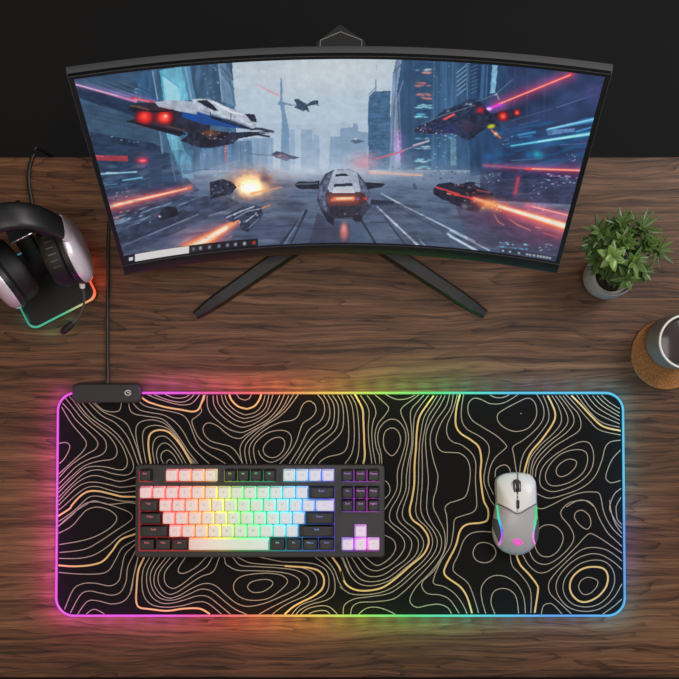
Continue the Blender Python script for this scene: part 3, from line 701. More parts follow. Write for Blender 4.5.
# far right wall
poly('g', '0,0 200,0 190,560 0,590', (44, 72, 110), 1, 0.25, 5, 0, 4); poly('g', '190,0 679,0 679,600 150,600', (46, 62, 100), 1, 0.3, 22, 0, 0.7)
poly('g', '108,50 134,52 122,185 98,185', (150, 205, 232), 0.9, 0.2, 2); 
for q in range(8): line('g', '%d,%d %d,%d' % (6, 60 + q * 18, 34, 48 + q * 18), 0.8, (130, 170, 200), 0.5)
for x in (60, 68, 85): line('g', '%d,50 %d,210' % (x, x - 8), 0.9, (100, 160, 200), 0.6)
line('g', '112,55 100,185', 0.8, (90, 160, 205)); line('g', '40,225 125,190 205,120', 0.8, (150, 170, 195), 0.6); line('g', '120,195 130,190 140,215', 0.9, (190, 210, 225), 0.8)
for x in (220, 280, 365): line('g', '%d,70 %d,330' % (x, x - 6), 2.0, (66, 82, 122), 0.35)
line('g', '420,255 610,190', 0.8, (104, 128, 166), 0.8); line('g', '200,320 400,260', 0.7, (84, 104, 146), 0.7); line('g', '240,340 340,315', 0.7, (90, 130, 170), 0.6)
poly('g', '560,170 640,140 620,200 560,215', (74, 78, 132), 0.7, 0.3, 4); blob('g', '600,170', 12, 14, (72, 74, 128), 0.5)
over(0.55 * inside(pt('g', '150,340 600,300 575,600 100,600')) * np.clip((fbm(22, 3.5, 3, 51, -0.15) - 0.45) * 4, 0, 1), (38, 104, 158))
line('g', '375,362 600,313', 3.4, (72, 160, 214), 1, 0.7, (0.6, 1.3)); line('g', '378,360 600,311', 1.2, (168, 226, 244)); line('g', '235,388 315,374', 2.0, (64, 150, 200), 0.9); line('g', '240,400 300,392', 1.2, (60, 130, 190), 0.9)
poly('g', '370,365 510,355 508,372 378,390', (104, 138, 190), 0.85, 0.3, 3); line('g', '515,372 585,352', 1.6, (76, 150, 208), 0.9)
glow('g', '210,438 580,382', 4.5, (0, 40, 60), 0.8); line('g', '200,441 583,382', 2.4, (110, 220, 240), 1, 0.6, (0.5, 1.4)); line('g', '330,420 580,383', 1.0, (205, 246, 250))
line('g', '440,436 565,428', 1.0, (96, 112, 170), 0.8); line('g', '120,395 150,375', 1.0, (60, 120, 180), 0.6)
blob('g', '325,482', 5, 3.6, (46, 176, 206), 0.95, ragged=0.4); blob('g', '285,485', 4, 3, (40, 120, 175), 0.8); blob('g', '90,492', 5, 4, (46, 96, 170), 0.8); dots('g', '470,482 515,482 512,515 480,515', 8, [(190, 200, 250), (140, 150, 220)], 55, (0.5, 0.9), 0, 1.2); dots('g', '160,395 220,395 200,460 160,460', 6, [(90, 190, 225)], 56, (0.5, 0.9), 0, 1)
line('g', '200,512 350,502', 0.9, (92, 140, 185), 0.7)
poly('p', '480,168 590,172 582,205 480,200', (44, 44, 76), 0.7, 0.4, 6, 0, 0.4)
dots('h', '440,90 630,95 625,150 430,150', 26, [(150, 180, 220), (180, 170, 220), (90, 110, 170)], 57, (0.5, 0.8), 0.05, 2.5); dots('h', '160,90 250,90 250,135 160,135', 10, [(190, 210, 235)], 58, (0.5, 0.9), 0, 1); dots('h', '380,140 470,140 460,270 380,270', 12, [(190, 200, 225), (160, 150, 190)], 59, (0.5, 0.9), 0, 1.3)
glow('h', '170,52 640,75', 6, (90, 10, 20), 0.9, (0.4, 1.1)); line('h', '160,50 370,66', 1.0, (200, 96, 110), 0.9); line('h', '370,66 638,75', 2.6, (246, 84, 80), 1, 0.8); line('h', '400,67 638,75', 1.0, (255, 205, 190))
glow('h', '330,110 315,190', 3, (60, 5, 10)); line('h', '332,110 315,190', 1.8, (206, 66, 80)); line('h', '325,190 400,185 440,180', 0.8, (130, 110, 140), 0.6); line('h', '90,130 200,150 300,175', 1.2, (52, 56, 84), 0.8)
# red laser right
glow('g', '130,240 490,95', 6.5, (110, 8, 18), 0.85); line('g', '110,250 492,94', 2.7, (245, 62, 62), 1, 0.8, (0.7, 1.1)); line('g', '140,238 485,97', 1.0, (255, 200, 190)); line('g', '80,263 150,240', 2.2, (190, 70, 210), 0.9); blob('g', '92,262', 3, 1.6, (250, 220, 255)); glow('g', '90,260 150,250', 5, (50, 5, 60), 0.8)
# ship, upper right
poly('e', '385,395 390,378 420,360 480,335 510,305 600,262 640,245 679,238 679,425 640,440 600,415 560,402 500,408 420,402', (44, 54, 80), 1, 0.5, 4, -0.35, 0.6)
poly('g', '0,235 50,222 60,235 100,285 130,280 200,258 235,262 240,290 215,310 120,318 140,345 90,345 40,380 0,410', (40, 46, 70), 1, 0.45, 4)
line('e', '420,360 520,318 679,268', 1.0, (120, 140, 170), 0.7); poly('e', '520,335 575,306 582,316 530,342', (206, 54, 66)); line('e', '530,336 578,312', 0.8, (250, 140, 140)); dots('e', '395,375 480,350 650,420 480,408 420,400', 16, [(240, 230, 235), (220, 110, 120), (160, 130, 220)], 61, (0.4, 0.8), 0, 1.1)
dots('e', '500,300 679,240 679,262 510,315', 14, [(150, 172, 200), (28, 32, 46)], 62, (0.6, 1.2), -0.4, 1.8); blob('e', '560,380', 9, 5, (56, 62, 118), 0.7); blob('e', '640,370', 7, 6, (76, 60, 84), 0.7)
for c, r in (('160,297', 5.6), ('228,280', 3.6)): blob('g', c, r, r, (120, 18, 26), 0.95, 4); blob('g', c, r * 0.75, r * 0.75, (226, 40, 40), 1, 4); blob('g', c, r * 0.35, r * 0.35, (255, 130, 120))
blob('g', '50,268', 3.5, 3, (206, 40, 56)); blob('g', '103,346', 4, 2.2, (206, 206, 52), 1, 4, -0.2); line('g', '105,365 148,402', 1.6, (238, 120, 84), 1, 0.7); blob('g', '125,382', 2, 1.6, (255, 220, 180))
# laser over street, mist
over(0.75 * np.exp(-((Y - 176) / 8) ** 2) * np.clip((X - 372) / 20, 0, 1) * np.clip((500 - X) / 40, 0, 1), (84, 104, 138)); over(0.5 * np.exp(-((Y - 170) / 14) ** 2) * np.exp(-((X - 225) / 40) ** 2), (128, 152, 186))
dots('p', '385,165 470,165 470,184 385,180', 26, [(40, 54, 80), (150, 180, 215), (110, 190, 220), (70, 90, 124)], 101, (0.5, 1.1), 0, 1.5)
line('e', '200,527 330,490', 1.5, (214, 96, 112), 0.9); line('e', '280,505 455,442', 1.0, (190, 160, 185), 0.8); line('e', '380,462 455,440', 1.4, (226, 216, 226), 0.8)
over(0.62 * np.exp(-((Y - 172) / 12) ** 2) * np.exp(-((X - 325) / 85) ** 2), (206, 219, 236)); over(0.35 * np.exp(-((Y - 178) / 9) ** 2) * np.exp(-((X - 430) / 50) ** 2), (142, 160, 186))
blob('e', '140,545', 12, 8, (222, 148, 166), 0.75, ragged=0.5); over(0.4 * np.clip((fbm(24, 10, 4, 71) - 0.45) * 3, 0, 1) * np.exp(-((Y - 165) / 18) ** 2) * np.exp(-((X - 320) / 100) ** 2), (228, 236, 246))
glow('f', '175,133 420,146', 2, (60, 25, 10), 0.8); line('f', '175,132 420,147', 1.3, (240, 190, 160), 0.9); line('f', '210,65 330,30', 1.2, (214, 110, 130), 0.8)
poly('f', '375,190 385,180 395,195 400,215 380,218', (76, 88, 112), 0.7, 0.4, 2)
dots('f', '400,120 600,130 600,175 400,160', 12, [(120, 140, 168), (66, 82, 110)], 72, (0.6, 1.2), 0, 1.6)
# road markings
poly('f', '160,240 250,238 679,470 679,510 380,492 200,300', (84, 94, 120), 0.5, 0.25, 10, 0.5, 0.4); poly('f', '210,310 240,300 420,490 200,482 140,370', (92, 102, 132), 0.5)
line('f', '225,235 340,298 679,468', 1.4, (196, 214, 236), 1, 0.6, (0.6, 1.2)); line('f', '545,430 670,505', 1.9, (210, 226, 244)); line('f', '300,300 545,430', 0.8, (52, 60, 84), 0.8)
line('f', '205,300 300,390 405,490', 1.8, (206, 222, 242), 1, 0.6, (0.6, 1.3)); line('f', '240,350 345,488', 1.3, (40, 46, 66), 0.9); line('f', '120,350 195,475', 2.0, (38, 44, 62), 0.9); line('f', '410,460 440,490', 1.2, (170, 186, 212), 0.8)
line('f', '190,280 410,300', 3, (48, 56, 76), 0.5); line('f', '170,375 250,375', 1.4, (50, 58, 80), 0.8); line('f', '140,330 500,350', 1, (60, 70, 96), 0.5)
line('d', '465,320 345,478', 1.8, (36, 44, 64), 0.95); line('d', '470,318 392,478', 1.6, (40, 48, 70), 0.9); line('f', '150,340 60,330', 1, (60, 70, 96), 0.4); line('d', '455,325 365,478', 1.1, (156, 170, 192), 0.6); line('d', '390,240 150,390', 0.6, (130, 142, 164), 0.5)
over(0.35 * rd * np.clip((fbm(16, 4, 4, 77) - 0.5) * 4, 0, 1) * (Y > 200), (44, 50, 72)); poly('d', '480,478 520,330 590,360 679,380 679,478', (58, 58, 84), 0.6, 0.2)
line('h', '0,365 190,462', 1.4, (190, 208, 232), 0.9); line('h', '0,395 130,462', 1.7, (206, 222, 242), 0.9)
# explosion
blob('d', '210,190', 27, 15, (190, 120, 100), 0.55, ragged=0.7); blob('d', '205,195', 20, 11, (240, 160, 110), 0.9, 3, ragged=0.9, seed=8); blob('d', '198,198', 15, 9, (255, 216, 160), 1.0, 3, ragged=0.9, seed=9); blob('d', '190,208', 10, 5, (255, 248, 228), 1.0)
glow('d', '182,206 218,196', 9, (90, 80, 60)); line('d', '200,235 350,204', 1.6, (250, 170, 120), 0.9, 0.8, (1.4, 0.4)); blob('d', '265,165', 5, 6, (92, 72, 92), 0.8, ragged=0.8); dots('d', '110,110 300,110 300,200 110,200', 16, [(240, 190, 150), (220, 120, 90), (90, 100, 130)], 81, (0.4, 0.9), 0.5, 1.5)
poly('d', '0,180 60,165 110,180 130,205 100,240 40,250 0,265', (42, 48, 66), 0.95, 0.6, 3); dots('d', '0,175 120,185 110,235 0,250', 10, [(190, 170, 160), (120, 140, 165)], 82, (0.4, 0.8), -0.2, 2); blob('d', '60,150', 4, 1.5, (110, 190, 225), 0.6); dots('d', '0,110 120,90 130,150 0,160', 10, [(170, 210, 235), (230, 150, 110)], 83, (0.5, 0.9), 0, 1)
# low jet with flame, left foreground
glow('d', '-70,490 130,378', 13, (110, 35, 25), 0.9, (1.3, 0.3)); line('p', '188,252 237,221', 14, (244, 110, 70), 0.9, 2.2, (1.35, 0.3)); line('p', '186,252 234,223', 8.0, (255, 200, 150), 0.95, 1.6, (1.5, 0.4)); line('p', '186,251 226,228', 4.0, (255, 242, 222), 0.9, 1.0)
dots('p', '196,238 240,215 240,232 215,246', 12, [(255, 170, 110), (210, 70, 60)], 84, (0.3, 0.7), -0.5, 3)
poly('d', '65,350 110,322 160,300 215,290 250,300 258,335 240,365 185,425 150,410 145,380 100,372', (52, 60, 84), 1, 0.6, 3, -0.6, 0.5); line('d', '80,352 150,322 215,298', 1.4, (170, 186, 210)); line('d', '120,355 185,320 240,310', 1.2, (150, 168, 196), 0.9); line('d', '175,372 225,330', 1.3, (176, 190, 214)); line('d', '190,400 235,360', 1.1, (120, 140, 172)); line('d', '140,368 100,385', 1.8, (255, 160, 110)); line('d', '250,308 290,292', 1.4, (240, 140, 96), 0.9)
dots('d', '80,350 210,295 250,320 180,400', 16, [(24, 28, 42), (190, 200, 220)], 85, (0.5, 1.0), -0.5, 1.5)
# central craft seen from behind
poly('d', '412,190 430,176 500,178 530,172 530,215 440,214 418,206', (40, 46, 62), 1, 0.4, 3); line('d', '420,190 520,186', 1.0, (120, 132, 156), 0.9)
poly('f', '125,178 220,182 245,190 225,205 160,215 130,205', (42, 48, 66), 1, 0.3, 3); line('f', '140,178 225,182', 0.9, (170, 184, 206), 0.8)
poly('f', '155,262 285,272 290,285 180,290', (44, 50, 68), 0.9)
poly('p', '320,183 325,174 333,170 350,169 358,173 366,184 371,196 371,207 365,214 361,219 331,219 322,213 317,200', (64, 66, 86), 1, 0.35, 4)
poly('p', '328,176 335,170 350,169.5 357,173 361,186 360,192 330,192 326,186', (170, 182, 202), 1, 0.18, 4); poly('p', '318,190 328,174 333,172 325,196 327,212 320,205', (88, 98, 124), 1, 0.5, 2)
poly('p', '336,174 346,173.5 349,176 335,176.5', (44, 50, 68)); poly('p', '334,184 352,183 353,186 334,187', (50, 56, 76)); poly('p', '334,187 352,186 355,193 332,193', (196, 205, 220)); poly('p', '357,173 371,196 370,206 361,192', (104, 112, 140), 1, 0.5, 2)
poly('p', '327,193 365,193 366,202 360,206 330,206', (74, 50, 58), 1); glow('p', '333,199 354,199', 6, (80, 30, 15), 0.9); line('p', '335,199 353,198.6', 4.2, (246, 140, 96), 1, 1); line('p', '337,198.6 352,198.2', 1.8, (255, 226, 190))
poly('p', '328,206 362,206 360,217 331,217', (50, 48, 64), 1, 0.4, 2); blob('p', '332,200', 1.6, 1.6, (255, 120, 90)); blob('p', '365,198.5', 1.6, 1.5, (240, 60, 56)); blob('p', '358,199', 1.2, 1.2, (180, 110, 200)); dots('p', '328,206 364,206 360,219 330,219', 8, [(190, 120, 140), (40, 40, 56)], 91, (0.4, 0.8))
poly('p', '322,212 334,218 334,226 328,222', (36, 38, 54), 0.9); poly('p', '352,219 362,215 362,222 356,222', (36, 38, 54), 0.9)
blob('p', '344,232', 4.5, 9, (206, 116, 116), 0.9, 3, ragged=0.3); blob('p', '344,228', 2.6, 5, (246, 170, 156), 0.7)
# dark racer with long flame, right
poly('f', '475,215 500,188 560,180 600,195 640,180 679,180 679,325 620,310 580,280 520,265 480,240', (40, 40, 58), 1, 0.55, 4, 0.3, 0.6)
poly('h', '0,175 30,180 60,140 100,135 150,160 210,185 205,215 170,240 130,275 60,262 20,240 0,235', (42, 40, 56), 1, 0.5, 4, 0.3, 0.6)
line('f', '490,205 600,238', 1.5, (226, 74, 84)); line('f', '545,235 590,244', 1.3, (255, 160, 150)); line('h', '0,185 60,200 110,212', 1.6, (226, 64, 72)); line('h', '130,170 195,182', 1.2, (190, 90, 100), 0.8)
dots('f', '480,190 679,185 679,310 560,270', 18, [(24, 24, 36), (150, 150, 172), (200, 90, 96)], 92, (0.5, 1.1), 0.3, 1.6); blob('h', '70,250', 4, 3, (150, 156, 176), 0.7, ragged=0.5)
blob('h', '230,300', 26, 12, (86, 52, 82), 0.6, ang=0.3); blob('h', '350,330', 40, 14, (128, 58, 84), 0.55, ang=0.3); blob('h', '470,400', 30, 10, (100, 56, 84), 0.5)
poly('p', '455,205 590,240 590,262 470,245', (88, 60, 90), 0.35, 0.4, 7, 0.3, 0.4)
glow('h', '120,215 570,352', 10, (130, 30, 20), 0.95, (0.4, 1.1)); line('h', '115,212 575,354', 8.5, (248, 104, 72), 1, 1.8, (0.3, 1.1)); line('h', '125,214 575,350', 5.6, (255, 206, 160), 1, 1.2, (0.3, 1.2)); line('h', '180,232 575,350', 3.0, (255, 246, 228), 1, 0.9, (0.5, 1.3))
blob('h', '190,240', 9, 5, (255, 170, 96), 0.8, ragged=0.7); dots('h', '110,190 280,210 280,280 130,270', 20, [(255, 190, 110), (240, 100, 60)], 93, (0.4, 0.9), 0.4, 1.5)
glow('h', '375,243 575,293', 4, (90, 10, 20), 0.8); line('h', '375,243 577,294', 1.8, (250, 120, 112), 1, 0.6, (0.5, 1.2)); line('h', '400,250 577,294', 0.7, (255, 215, 205))
line('h', '215,290 235,325 262,340', 0.9, (220, 130, 130), 0.9); line('h', '290,312 330,340 390,365', 1.0, (232, 130, 120), 0.9); line('h', '415,350 440,356', 1.2, (240, 140, 120), 0.8); line('h', '455,378 530,402', 1.2, (206, 90, 100), 0.8); line('h', '200,350 300,360', 2.5, (60, 58, 84), 0.6)
dots('h', '230,420 380,432 378,440 232,432', 16, [(110, 190, 220), (190, 225, 240)], 94, (0.4, 0.6), 0.05, 2.5); dots('h', '240,438 380,452 378,462 242,450', 14, [(90, 180, 215)], 95, (0.5, 0.7), 0.05, 3); dots('h', '400,430 510,432 500,470 400,462', 8, [(150, 190, 215)], 96, (0.4, 0.7), -0.2, 2.4)
# overall grain and shade
img *= (0.96 + 0.10 * (fbm(5, 5, 3, 99) - 0.5))[..., None]
# task bar along the lower edge
vb = V_ * 100
def bar(x0, x1, v0, v1, col, a=1.0): over(((X > x0) & (X < x1) & (vb > v0) & (vb < v1)) * a, col)
bar(0, 700, -1, 0.8, (22, 24, 32)); bar(0, 258, -1, 5.6, (20, 22, 30), 0.92); bar(500, 700, -1, 4.2, (24, 24, 36), 0.4)
bar(135, 189, 0.8, 5.2, (214, 212, 210)); bar(129, 133, 2, 4, (200, 205, 215))
for x, c in zip((193.5, 200.5, 209.5, 219, 227.5, 235.5, 244.5, 254), ((120, 130, 150), (180, 186, 196), (150, 160, 180), (120, 150, 190), (150, 170, 190), (170, 200, 210), (215, 225, 235), (235, 70, 60))):
    over(0.75 * np.exp(-(((X - x) / 1.6) ** 4 + ((vb - 2.9) / 1.15) ** 4)), c)
for x in (503, 510, 519, 527, 530, 534, 538, 541, 544, 547, 550): over(0.85 * np.exp(-(((X - x) / 1.2) ** 4 + ((vb - 2.4) / 0.7) ** 4)), (190, 195, 205))
img = np.clip(img, 0, 255) / 255
lin = np.where(img <= 0.04045, img / 12.92, ((img + 0.055) / 1.055) ** 2.4)

mon_base = at(338, 219.5, 0)
monitor = thing('curved_monitor', 'wide curved black monitor showing a science fiction flying ship battle, on a V-shaped stand', 'monitor', (mon_base.x, mon_base.y, 0))
me = bpy.data.meshes.new('screen')
off = Vector(monitor['_o'])
co = np.stack([wx - off.x, wy - off.y, wz - off.z], -1).reshape(-1, 3)
ii = np.arange(NX * NY).reshape(NY, NX); q = np.stack([ii[:-1, :-1], ii[:-1, 1:], ii[1:, 1:], ii[1:, :-1]], -1).reshape(-1, 4)
me.vertices.add(len(co)); me.vertices.foreach_set('co', co.astype(np.float32).ravel())
me.loops.add(q.size); me.loops.foreach_set('vertex_index', q.astype(np.int32).ravel())
me.polygons.add(len(q)); me.polygons.foreach_set('loop_start', np.arange(0, q.size, 4, dtype=np.int32)); me.update(calc_edges=True)
ca = me.color_attributes.new('Col', 'FLOAT_COLOR', 'POINT')
ca.data.foreach_set('color', np.concatenate([lin.reshape(-1, 3), np.ones((NX * NY, 1))], 1).astype(np.float32).ravel())
scr_m = attr_emit('screen_picture', 0.93, (0.004, 0.004, 0.004), 0.35)
me.materials.append(scr_m)
scr = bpy.data.objects.new('screen', me); C.objects.link(scr); scr.parent = monitor; scr['_o'] = tuple(off)

bezel_m = mat('bezel_black', (0.010, 0.010, 0.011), 0.4)
shell_m = mat('shell_grey', (0.105, 0.105, 0.11), 0.5, bump=(600, 0.06))
es = 1 + 0.0052 / (MW / 2)                   # sides of the frame
def slab(b0, b1, n0, n1, s0, s1, r=0.0015, N=48):
    rings = []
    for i in range(N + 1):
        s = s0 + (s1 - s0) * i / N
        pr = []
        for (cb, cn, a0) in ((b1 - r, n1 - r, 0), (b0 + r, n1 - r, 1), (b0 + r, n0 + r, 2), (b1 - r, n0 + r, 3)):
            for k in range(4):
                a = PI / 2 * a0 + k / 3 * PI / 2
                pr.append(M(s, cb + r * math.cos(a), cn + r * math.sin(a)))
        rings.append(pr)
    return rings
mb = MB()
mb.loft(slab(MH - 0.0003, MH + 0.0038, -0.004, 0.0015, -es, es, 0.0008)); mb.loft(slab(-0.0160, 0.0003, -0.004, 0.0022, -es, es, 0.0012))
mb.loft(slab(-0.0155, MH + 0.0036, -0.004, 0.0015, -es, -0.9995, 0.0008, 2)); mb.loft(slab(-0.0155, MH + 0.0036, -0.004, 0.0015, 0.9995, es, 0.0008, 2))
mb.loft(slab(-0.0155, MH + 0.0036, -0.006, -0.0012, -es, es, 0.0008))
mb.build('bezel', bezel_m, monitor)
es2 = es + 0.003
mb = MB(); mb.loft(slab(-0.0158, MH + 0.0035, -0.0205, -0.0036, -es2, es2, 0.0012), True, True)
mb.loft(slab(0.03, MH - 0.04, -0.034, -0.016, -0.55, 0.55, 0.006))
mb.build('rear_shell', shell_m, monitor)
# stand: hinge, leaning neck with a peaked top, two splayed feet
hub = Vector((mon_base.x, mon_base.y, 0))
neck_top = at(341, 38, 0.205)
mb = MB()
rings = []
for k in range(9):
    t = k / 8; p = Vector((hub.x, hub.y + 0.028, 0.006)).lerp(neck_top, t); w = 0.05 - 0.022 * t; d = 0.022 - 0.012 * t
    rings.append([p + Vector((sx * w / 2, sy * d / 2, 0)) for sx, sy in ((1, 1), (-1, 1), (-1, -1), (1, -1))])
mb.loft(rings, smooth=False)
p = M(0, MH * 0.5, -0.03); q = Vector((hub.x, hub.y + 0.028, 0.006)).lerp(neck_top, 0.66)
mb.tube([p, (p + q) / 2, q], 0.022, 20)
neck = mb.build('neck', box_m, monitor)
def chev(px, z):
    return [at(a, b, z) for a, b in px]
mb = MB()
outer = chev([(316, 50), (317, 42), (340, 24.5), (365, 41), (366, 50)], 0.222)
mb.loft([[p + Vector((0, -0.004, -0.012)) for p in outer], outer], smooth=False)
hd = mb.build('peaked_cap', mat('cap_black', (0.010, 0.010, 0.010), 0.6), neck)
tr = chev([(320, 47), (320.3, 40.3), (340.3, 31.8), (361.7, 40), (361.5, 47)], 0.2224)
mb = MB(); mb.tube(tr, 0.00055, 6)
mb.build('silver_trim', mat('silver_trim', (0.5, 0.49, 0.47), 0.35, 0.8, emit=(0.6, 0.58, 0.55), es=0.1), hd)
leg_m = mat('leg_black', (0.008, 0.008, 0.009), 0.42, bump=(500, 0.05))
for a, b, tip in (((338, 219), (196.5, 315.5), -1), ((338, 219), (484.5, 314.5), 1)):
    P0 = at(*a, 0.0); P1 = at(*b, 0.0); d = (P1 - P0).normalized(); nrm = Vector((-d.y, d.x, 0)); Lg = (P1 - P0).length
    rings = []
    for k in range(13):
        t = k / 12
        if k == 12: w, h, e = 0.0125, 0.008, 0.0040
        elif k == 11: w, h, e = 0.0175, 0.0112, 0.001
        else: w, h, e = 0.025 - 0.0065 * t, 0.023 - 0.0115 * t, 0
        c = P0 + d * (Lg * min(t, 0.985) + e)
        rings.append([c + nrm * (-w / 2) + Vector((0, 0, 0.0003)), c + nrm * (w / 2) + Vector((0, 0, 0.0003)), c + nrm * (w / 2) + Vector((0, 0, h * 0.7)), c + nrm * (w / 2 - 0.003) + Vector((0, 0, h)), c + nrm * (-w / 2 + 0.003) + Vector((0, 0, h)), c + nrm * (-w / 2) + Vector((0, 0, h * 0.7))])
    mb = MB(); mb.loft(rings, smooth=False); mb.build('leg', leg_m, monitor)
# ------------------------------------------------------------------ keyboard
KU = 13.07                                        # key pitch in photo pixels at cap height
KZ = 0.031
def hue_material(name, stops, x0, x1, base, rough, strength, zramp=None):
    m = mat(name, base, rough); nt = m.node_tree; b = nt.nodes['Principled BSDF']
    g = nt.nodes.new('ShaderNodeNewGeometry'); sp = nt.nodes.new('ShaderNodeSeparateXYZ'); nt.links.new(g.outputs['Position'], sp.inputs[0])
    t = math_node(nt, 'DIVIDE', math_node(nt, 'SUBTRACT', sp.outputs['X'], x0), x1 - x0)
    c = ramp_nodes(nt, stops, t)
    nt.links.new(c, b.inputs['Emission Color'])
    if zramp:                                     # the light fades from the skirt up
        z0, z1, lo, hi = zramp
        k = math_node(nt, 'DIVIDE', math_node(nt, 'SUBTRACT', sp.outputs['Z'], z0), z1 - z0)
        mr = nt.nodes.new('ShaderNodeMapRange'); nt.links.new(k, mr.inputs[0]); mr.inputs[3].default_value = lo; mr.inputs[4].default_value = hi
        nt.links.new(mr.outputs[0], b.inputs['Emission Strength'])
    else: b.inputs['Emission Strength'].default_value = strength
    return m
KL, KR = at(138.5, 510, KZ).x, at(379, 510, KZ).x
KST = [(0.0, (1, .01, .03)), (0.17, (1, .035, .02)), (0.27, (1, .28, .02)), (0.34, (.75, .7, .03)), (0.42, (.1, .8, .10)), (0.52, (.02, .8, .35)), (0.60, (.02, .65, .75)), (0.68, (.03, .4, 1)), (0.78, (.06, .12, 1)), (0.86, (.32, .06, 1)), (0.94, (.8, .05, .9)), (1.0, (.75, .05, .85))]
glow_plate = hue_material('backlit_plate', KST, KL, KR, (0.01, 0.01, 0.01), 0.5, 0.28)
white_cap = hue_material('white_keycap', KST, KL, KR, (0.86, 0.85, 0.85), 0.45, 0, (0.020, KZ, 0.75, 0.15))
black_cap = mat('black_keycap', (0.016, 0.015, 0.016), 0.5, bump=(900, 0.05))
legend_lit = hue_material('lit_legend', [(p, tuple(min(1, v * 0.9 + 0.18) for v in c)) for p, c in KST], KL, KR, (0.02, 0.02, 0.02), 0.5, 0.95)
legend_grey = mat('grey_legend', (0.62, 0.59, 0.60), 0.6)
case_m = mat('keyboard_case', (0.020, 0.019, 0.021), 0.48, bump=(800, 0.06))
a0, a1 = at(135.5, 465, 0.020), at(384.8, 557.5, 0.020)
kcx, kcy, kw, kd = (a0.x + a1.x) / 2, (a0.y + a1.y) / 2, a1.x - a0.x, a0.y - a1.y
kb = thing('mechanical_keyboard', 'compact black keyboard with white and black keycaps lit in rainbow colours on the desk mat', 'keyboard', (kcx, kcy, MZ))
mb = MB(); K0 = MZ + 0.0004
ro = lambda z, i: rrect(kcx, kcy, z, kw - i, kd - i, 0.005, 0, 6)
mb.loft([ro(K0, 0.004), ro(K0 + 0.002, 0), ro(0.0185, 0), ro(0.0200, 0.0012), ro(0.0202, 0.004)], True, True)
case = mb.build('case', case_m, kb)
u2x = lambda u: 138.5 + u * KU
rowY = [476.0, 493.3, 506.2, 519.0, 532.0, 545.2]
def plate(x0, x1, y0, y1):
    A, B = at(x0, y0, 0.0206), at(x1, y1, 0.0206)
    mb = MB(); mb.rbox((A.x + B.x) / 2, (A.y + B.y) / 2, 0.0200, 0.0206, B.x - A.x, A.y - B.y, r=0.001, bev=0.0002); mb.build('backlight_plate', glow_plate, case)
PX = KU - 0.2
for x0, x1, y0, y1 in ((138.8, 151.9, 470.4, 482.2), (u2x(2.05), u2x(5.95), 470.4, 482.2), (u2x(6.55), u2x(10.45), 470.4, 482.2), (u2x(11.05), u2x(14.95), 470.4, 482.2), (138.8, 335.0, 487.3, 551.4),
                       (342, 379.4, 470.4, 482.2), (342, 379.4, 487.3, 512.3), (354.8, 366.8, 526.2, 538.5), (342, 379.4, 538.5, 551.4)):
    plate(x0, x1, y0, y1)
def keycap(px, py, wu, white, txt, pitch=KU, col=None):
    c = at(px, py, KZ); s = pitch / KU * at(339.5 + KU, 510, KZ).x - at(339.5, 510, KZ).x
    s = at(339.5 + pitch, 510, KZ).x
    w = wu * s - 0.0011; d = 0.0168
    z0, z1 = 0.0210, KZ + (0.0006 if py < 485 else 0)
    mb = MB()
    def ring(z, w, d, r, dy=0.0): return rrect(c.x, c.y + dy, z, w, d, r, 0, 4)
    tw, td = w - 0.0028, d - 0.0030
    rings = [ring(z0, w, d, 0.0012), ring(z0 + 0.0015, w, d, 0.0012), ring(z1 - 0.0012, tw + 0.0005, td + 0.0005, 0.0018, 0.0004), ring(z1 - 0.0003, tw, td, 0.0018, 0.0004), ring(z1, tw - 0.0010, td - 0.0010, 0.0014, 0.0004), ring(z1 - 0.0003, (tw - 0.001) * 0.6, (td - 0.001) * 0.6, 0.002, 0.0004)]
    mb.loft(rings, True, True, 0)
    if txt:
        long = len(txt) > 1
        vs, fs = text_mesh(txt, 0.0034 if long else 0.0050)
        if vs:
            x = c.x if (not white or not long) else c.x
            y = c.y + (0.0034 if not white else 0.0018)
            mb.add([Vector((v.x * (1.25 if not white else 1) + x, v.y + y, z1 + 0.0001)) for v in vs], fs, 1, False)
    if not white and py < 515 and (px < 152 or wu == 1):    # emissive patch at the front edge, stands in for the backlight's glow
        mb.add([(c.x - 0.0028, c.y - td / 2 - 0.0002, z1 - 0.0002 - 0.002), (c.x + 0.0028, c.y - td / 2 - 0.0002, z1 - 0.0022), (c.x + 0.0028, c.y - td / 2 + 0.0008, z1 - 0.0001), (c.x - 0.0028, c.y - td / 2 + 0.0008, z1 - 0.0001)], [[0, 1, 2, 3]], 1, False)
    mb.build('keycap', [white_cap if white else black_cap, legend_grey if white else legend_lit], kb)
def row(r, start, keys):
    u = start
    for w, white, t in keys:
        if t is not None: keycap(u2x(u + w / 2), rowY[r], w, white, t)
        u += w
row(0, 0, [(1, 0, 'Esc'), (1, 0, None)] + [(1, 1, 'F%d' % k) for k in (1, 2, 3, 4)] + [(0.5, 0, None)] + [(1, 0, 'F%d' % k) for k in (5, 6, 7, 8)] + [(0.5, 0, None)] + [(1, 1, 'F%d' % k) for k in (9, 10, 11, 12)])
row(1, 0, [(1, 1, c) for c in '`1234567890-='] + [(2, 0, 'Back')])
row(2, 0, [(1.5, 0, 'Tab')] + [(1, 1, c) for c in 'QWERTYUIOP[]'] + [(1.5, 1, '\\')])
row(3, 0, [(1.75, 0, 'Caps')] + [(1, 1, c) for c in "ASDFGHJKL;'"] + [(2.25, 0, 'Enter')])
row(4, 0, [(2.25, 0, 'Shift')] + [(1, 1, c) for c in 'ZXCVBNM,./'] + [(2.75, 0, 'Shift')])
row(5, 0, [(1.25, 0, 'Ctrl'), (1.25, 0, 'Win'), (1.25, 0, 'Alt'), (6.25, 1, ''), (1.25, 0, 'Alt'), (1.25, 0, 'Fn'), (1.25, 0, 'Menu'), (1.25, 0, 'Ctrl')])
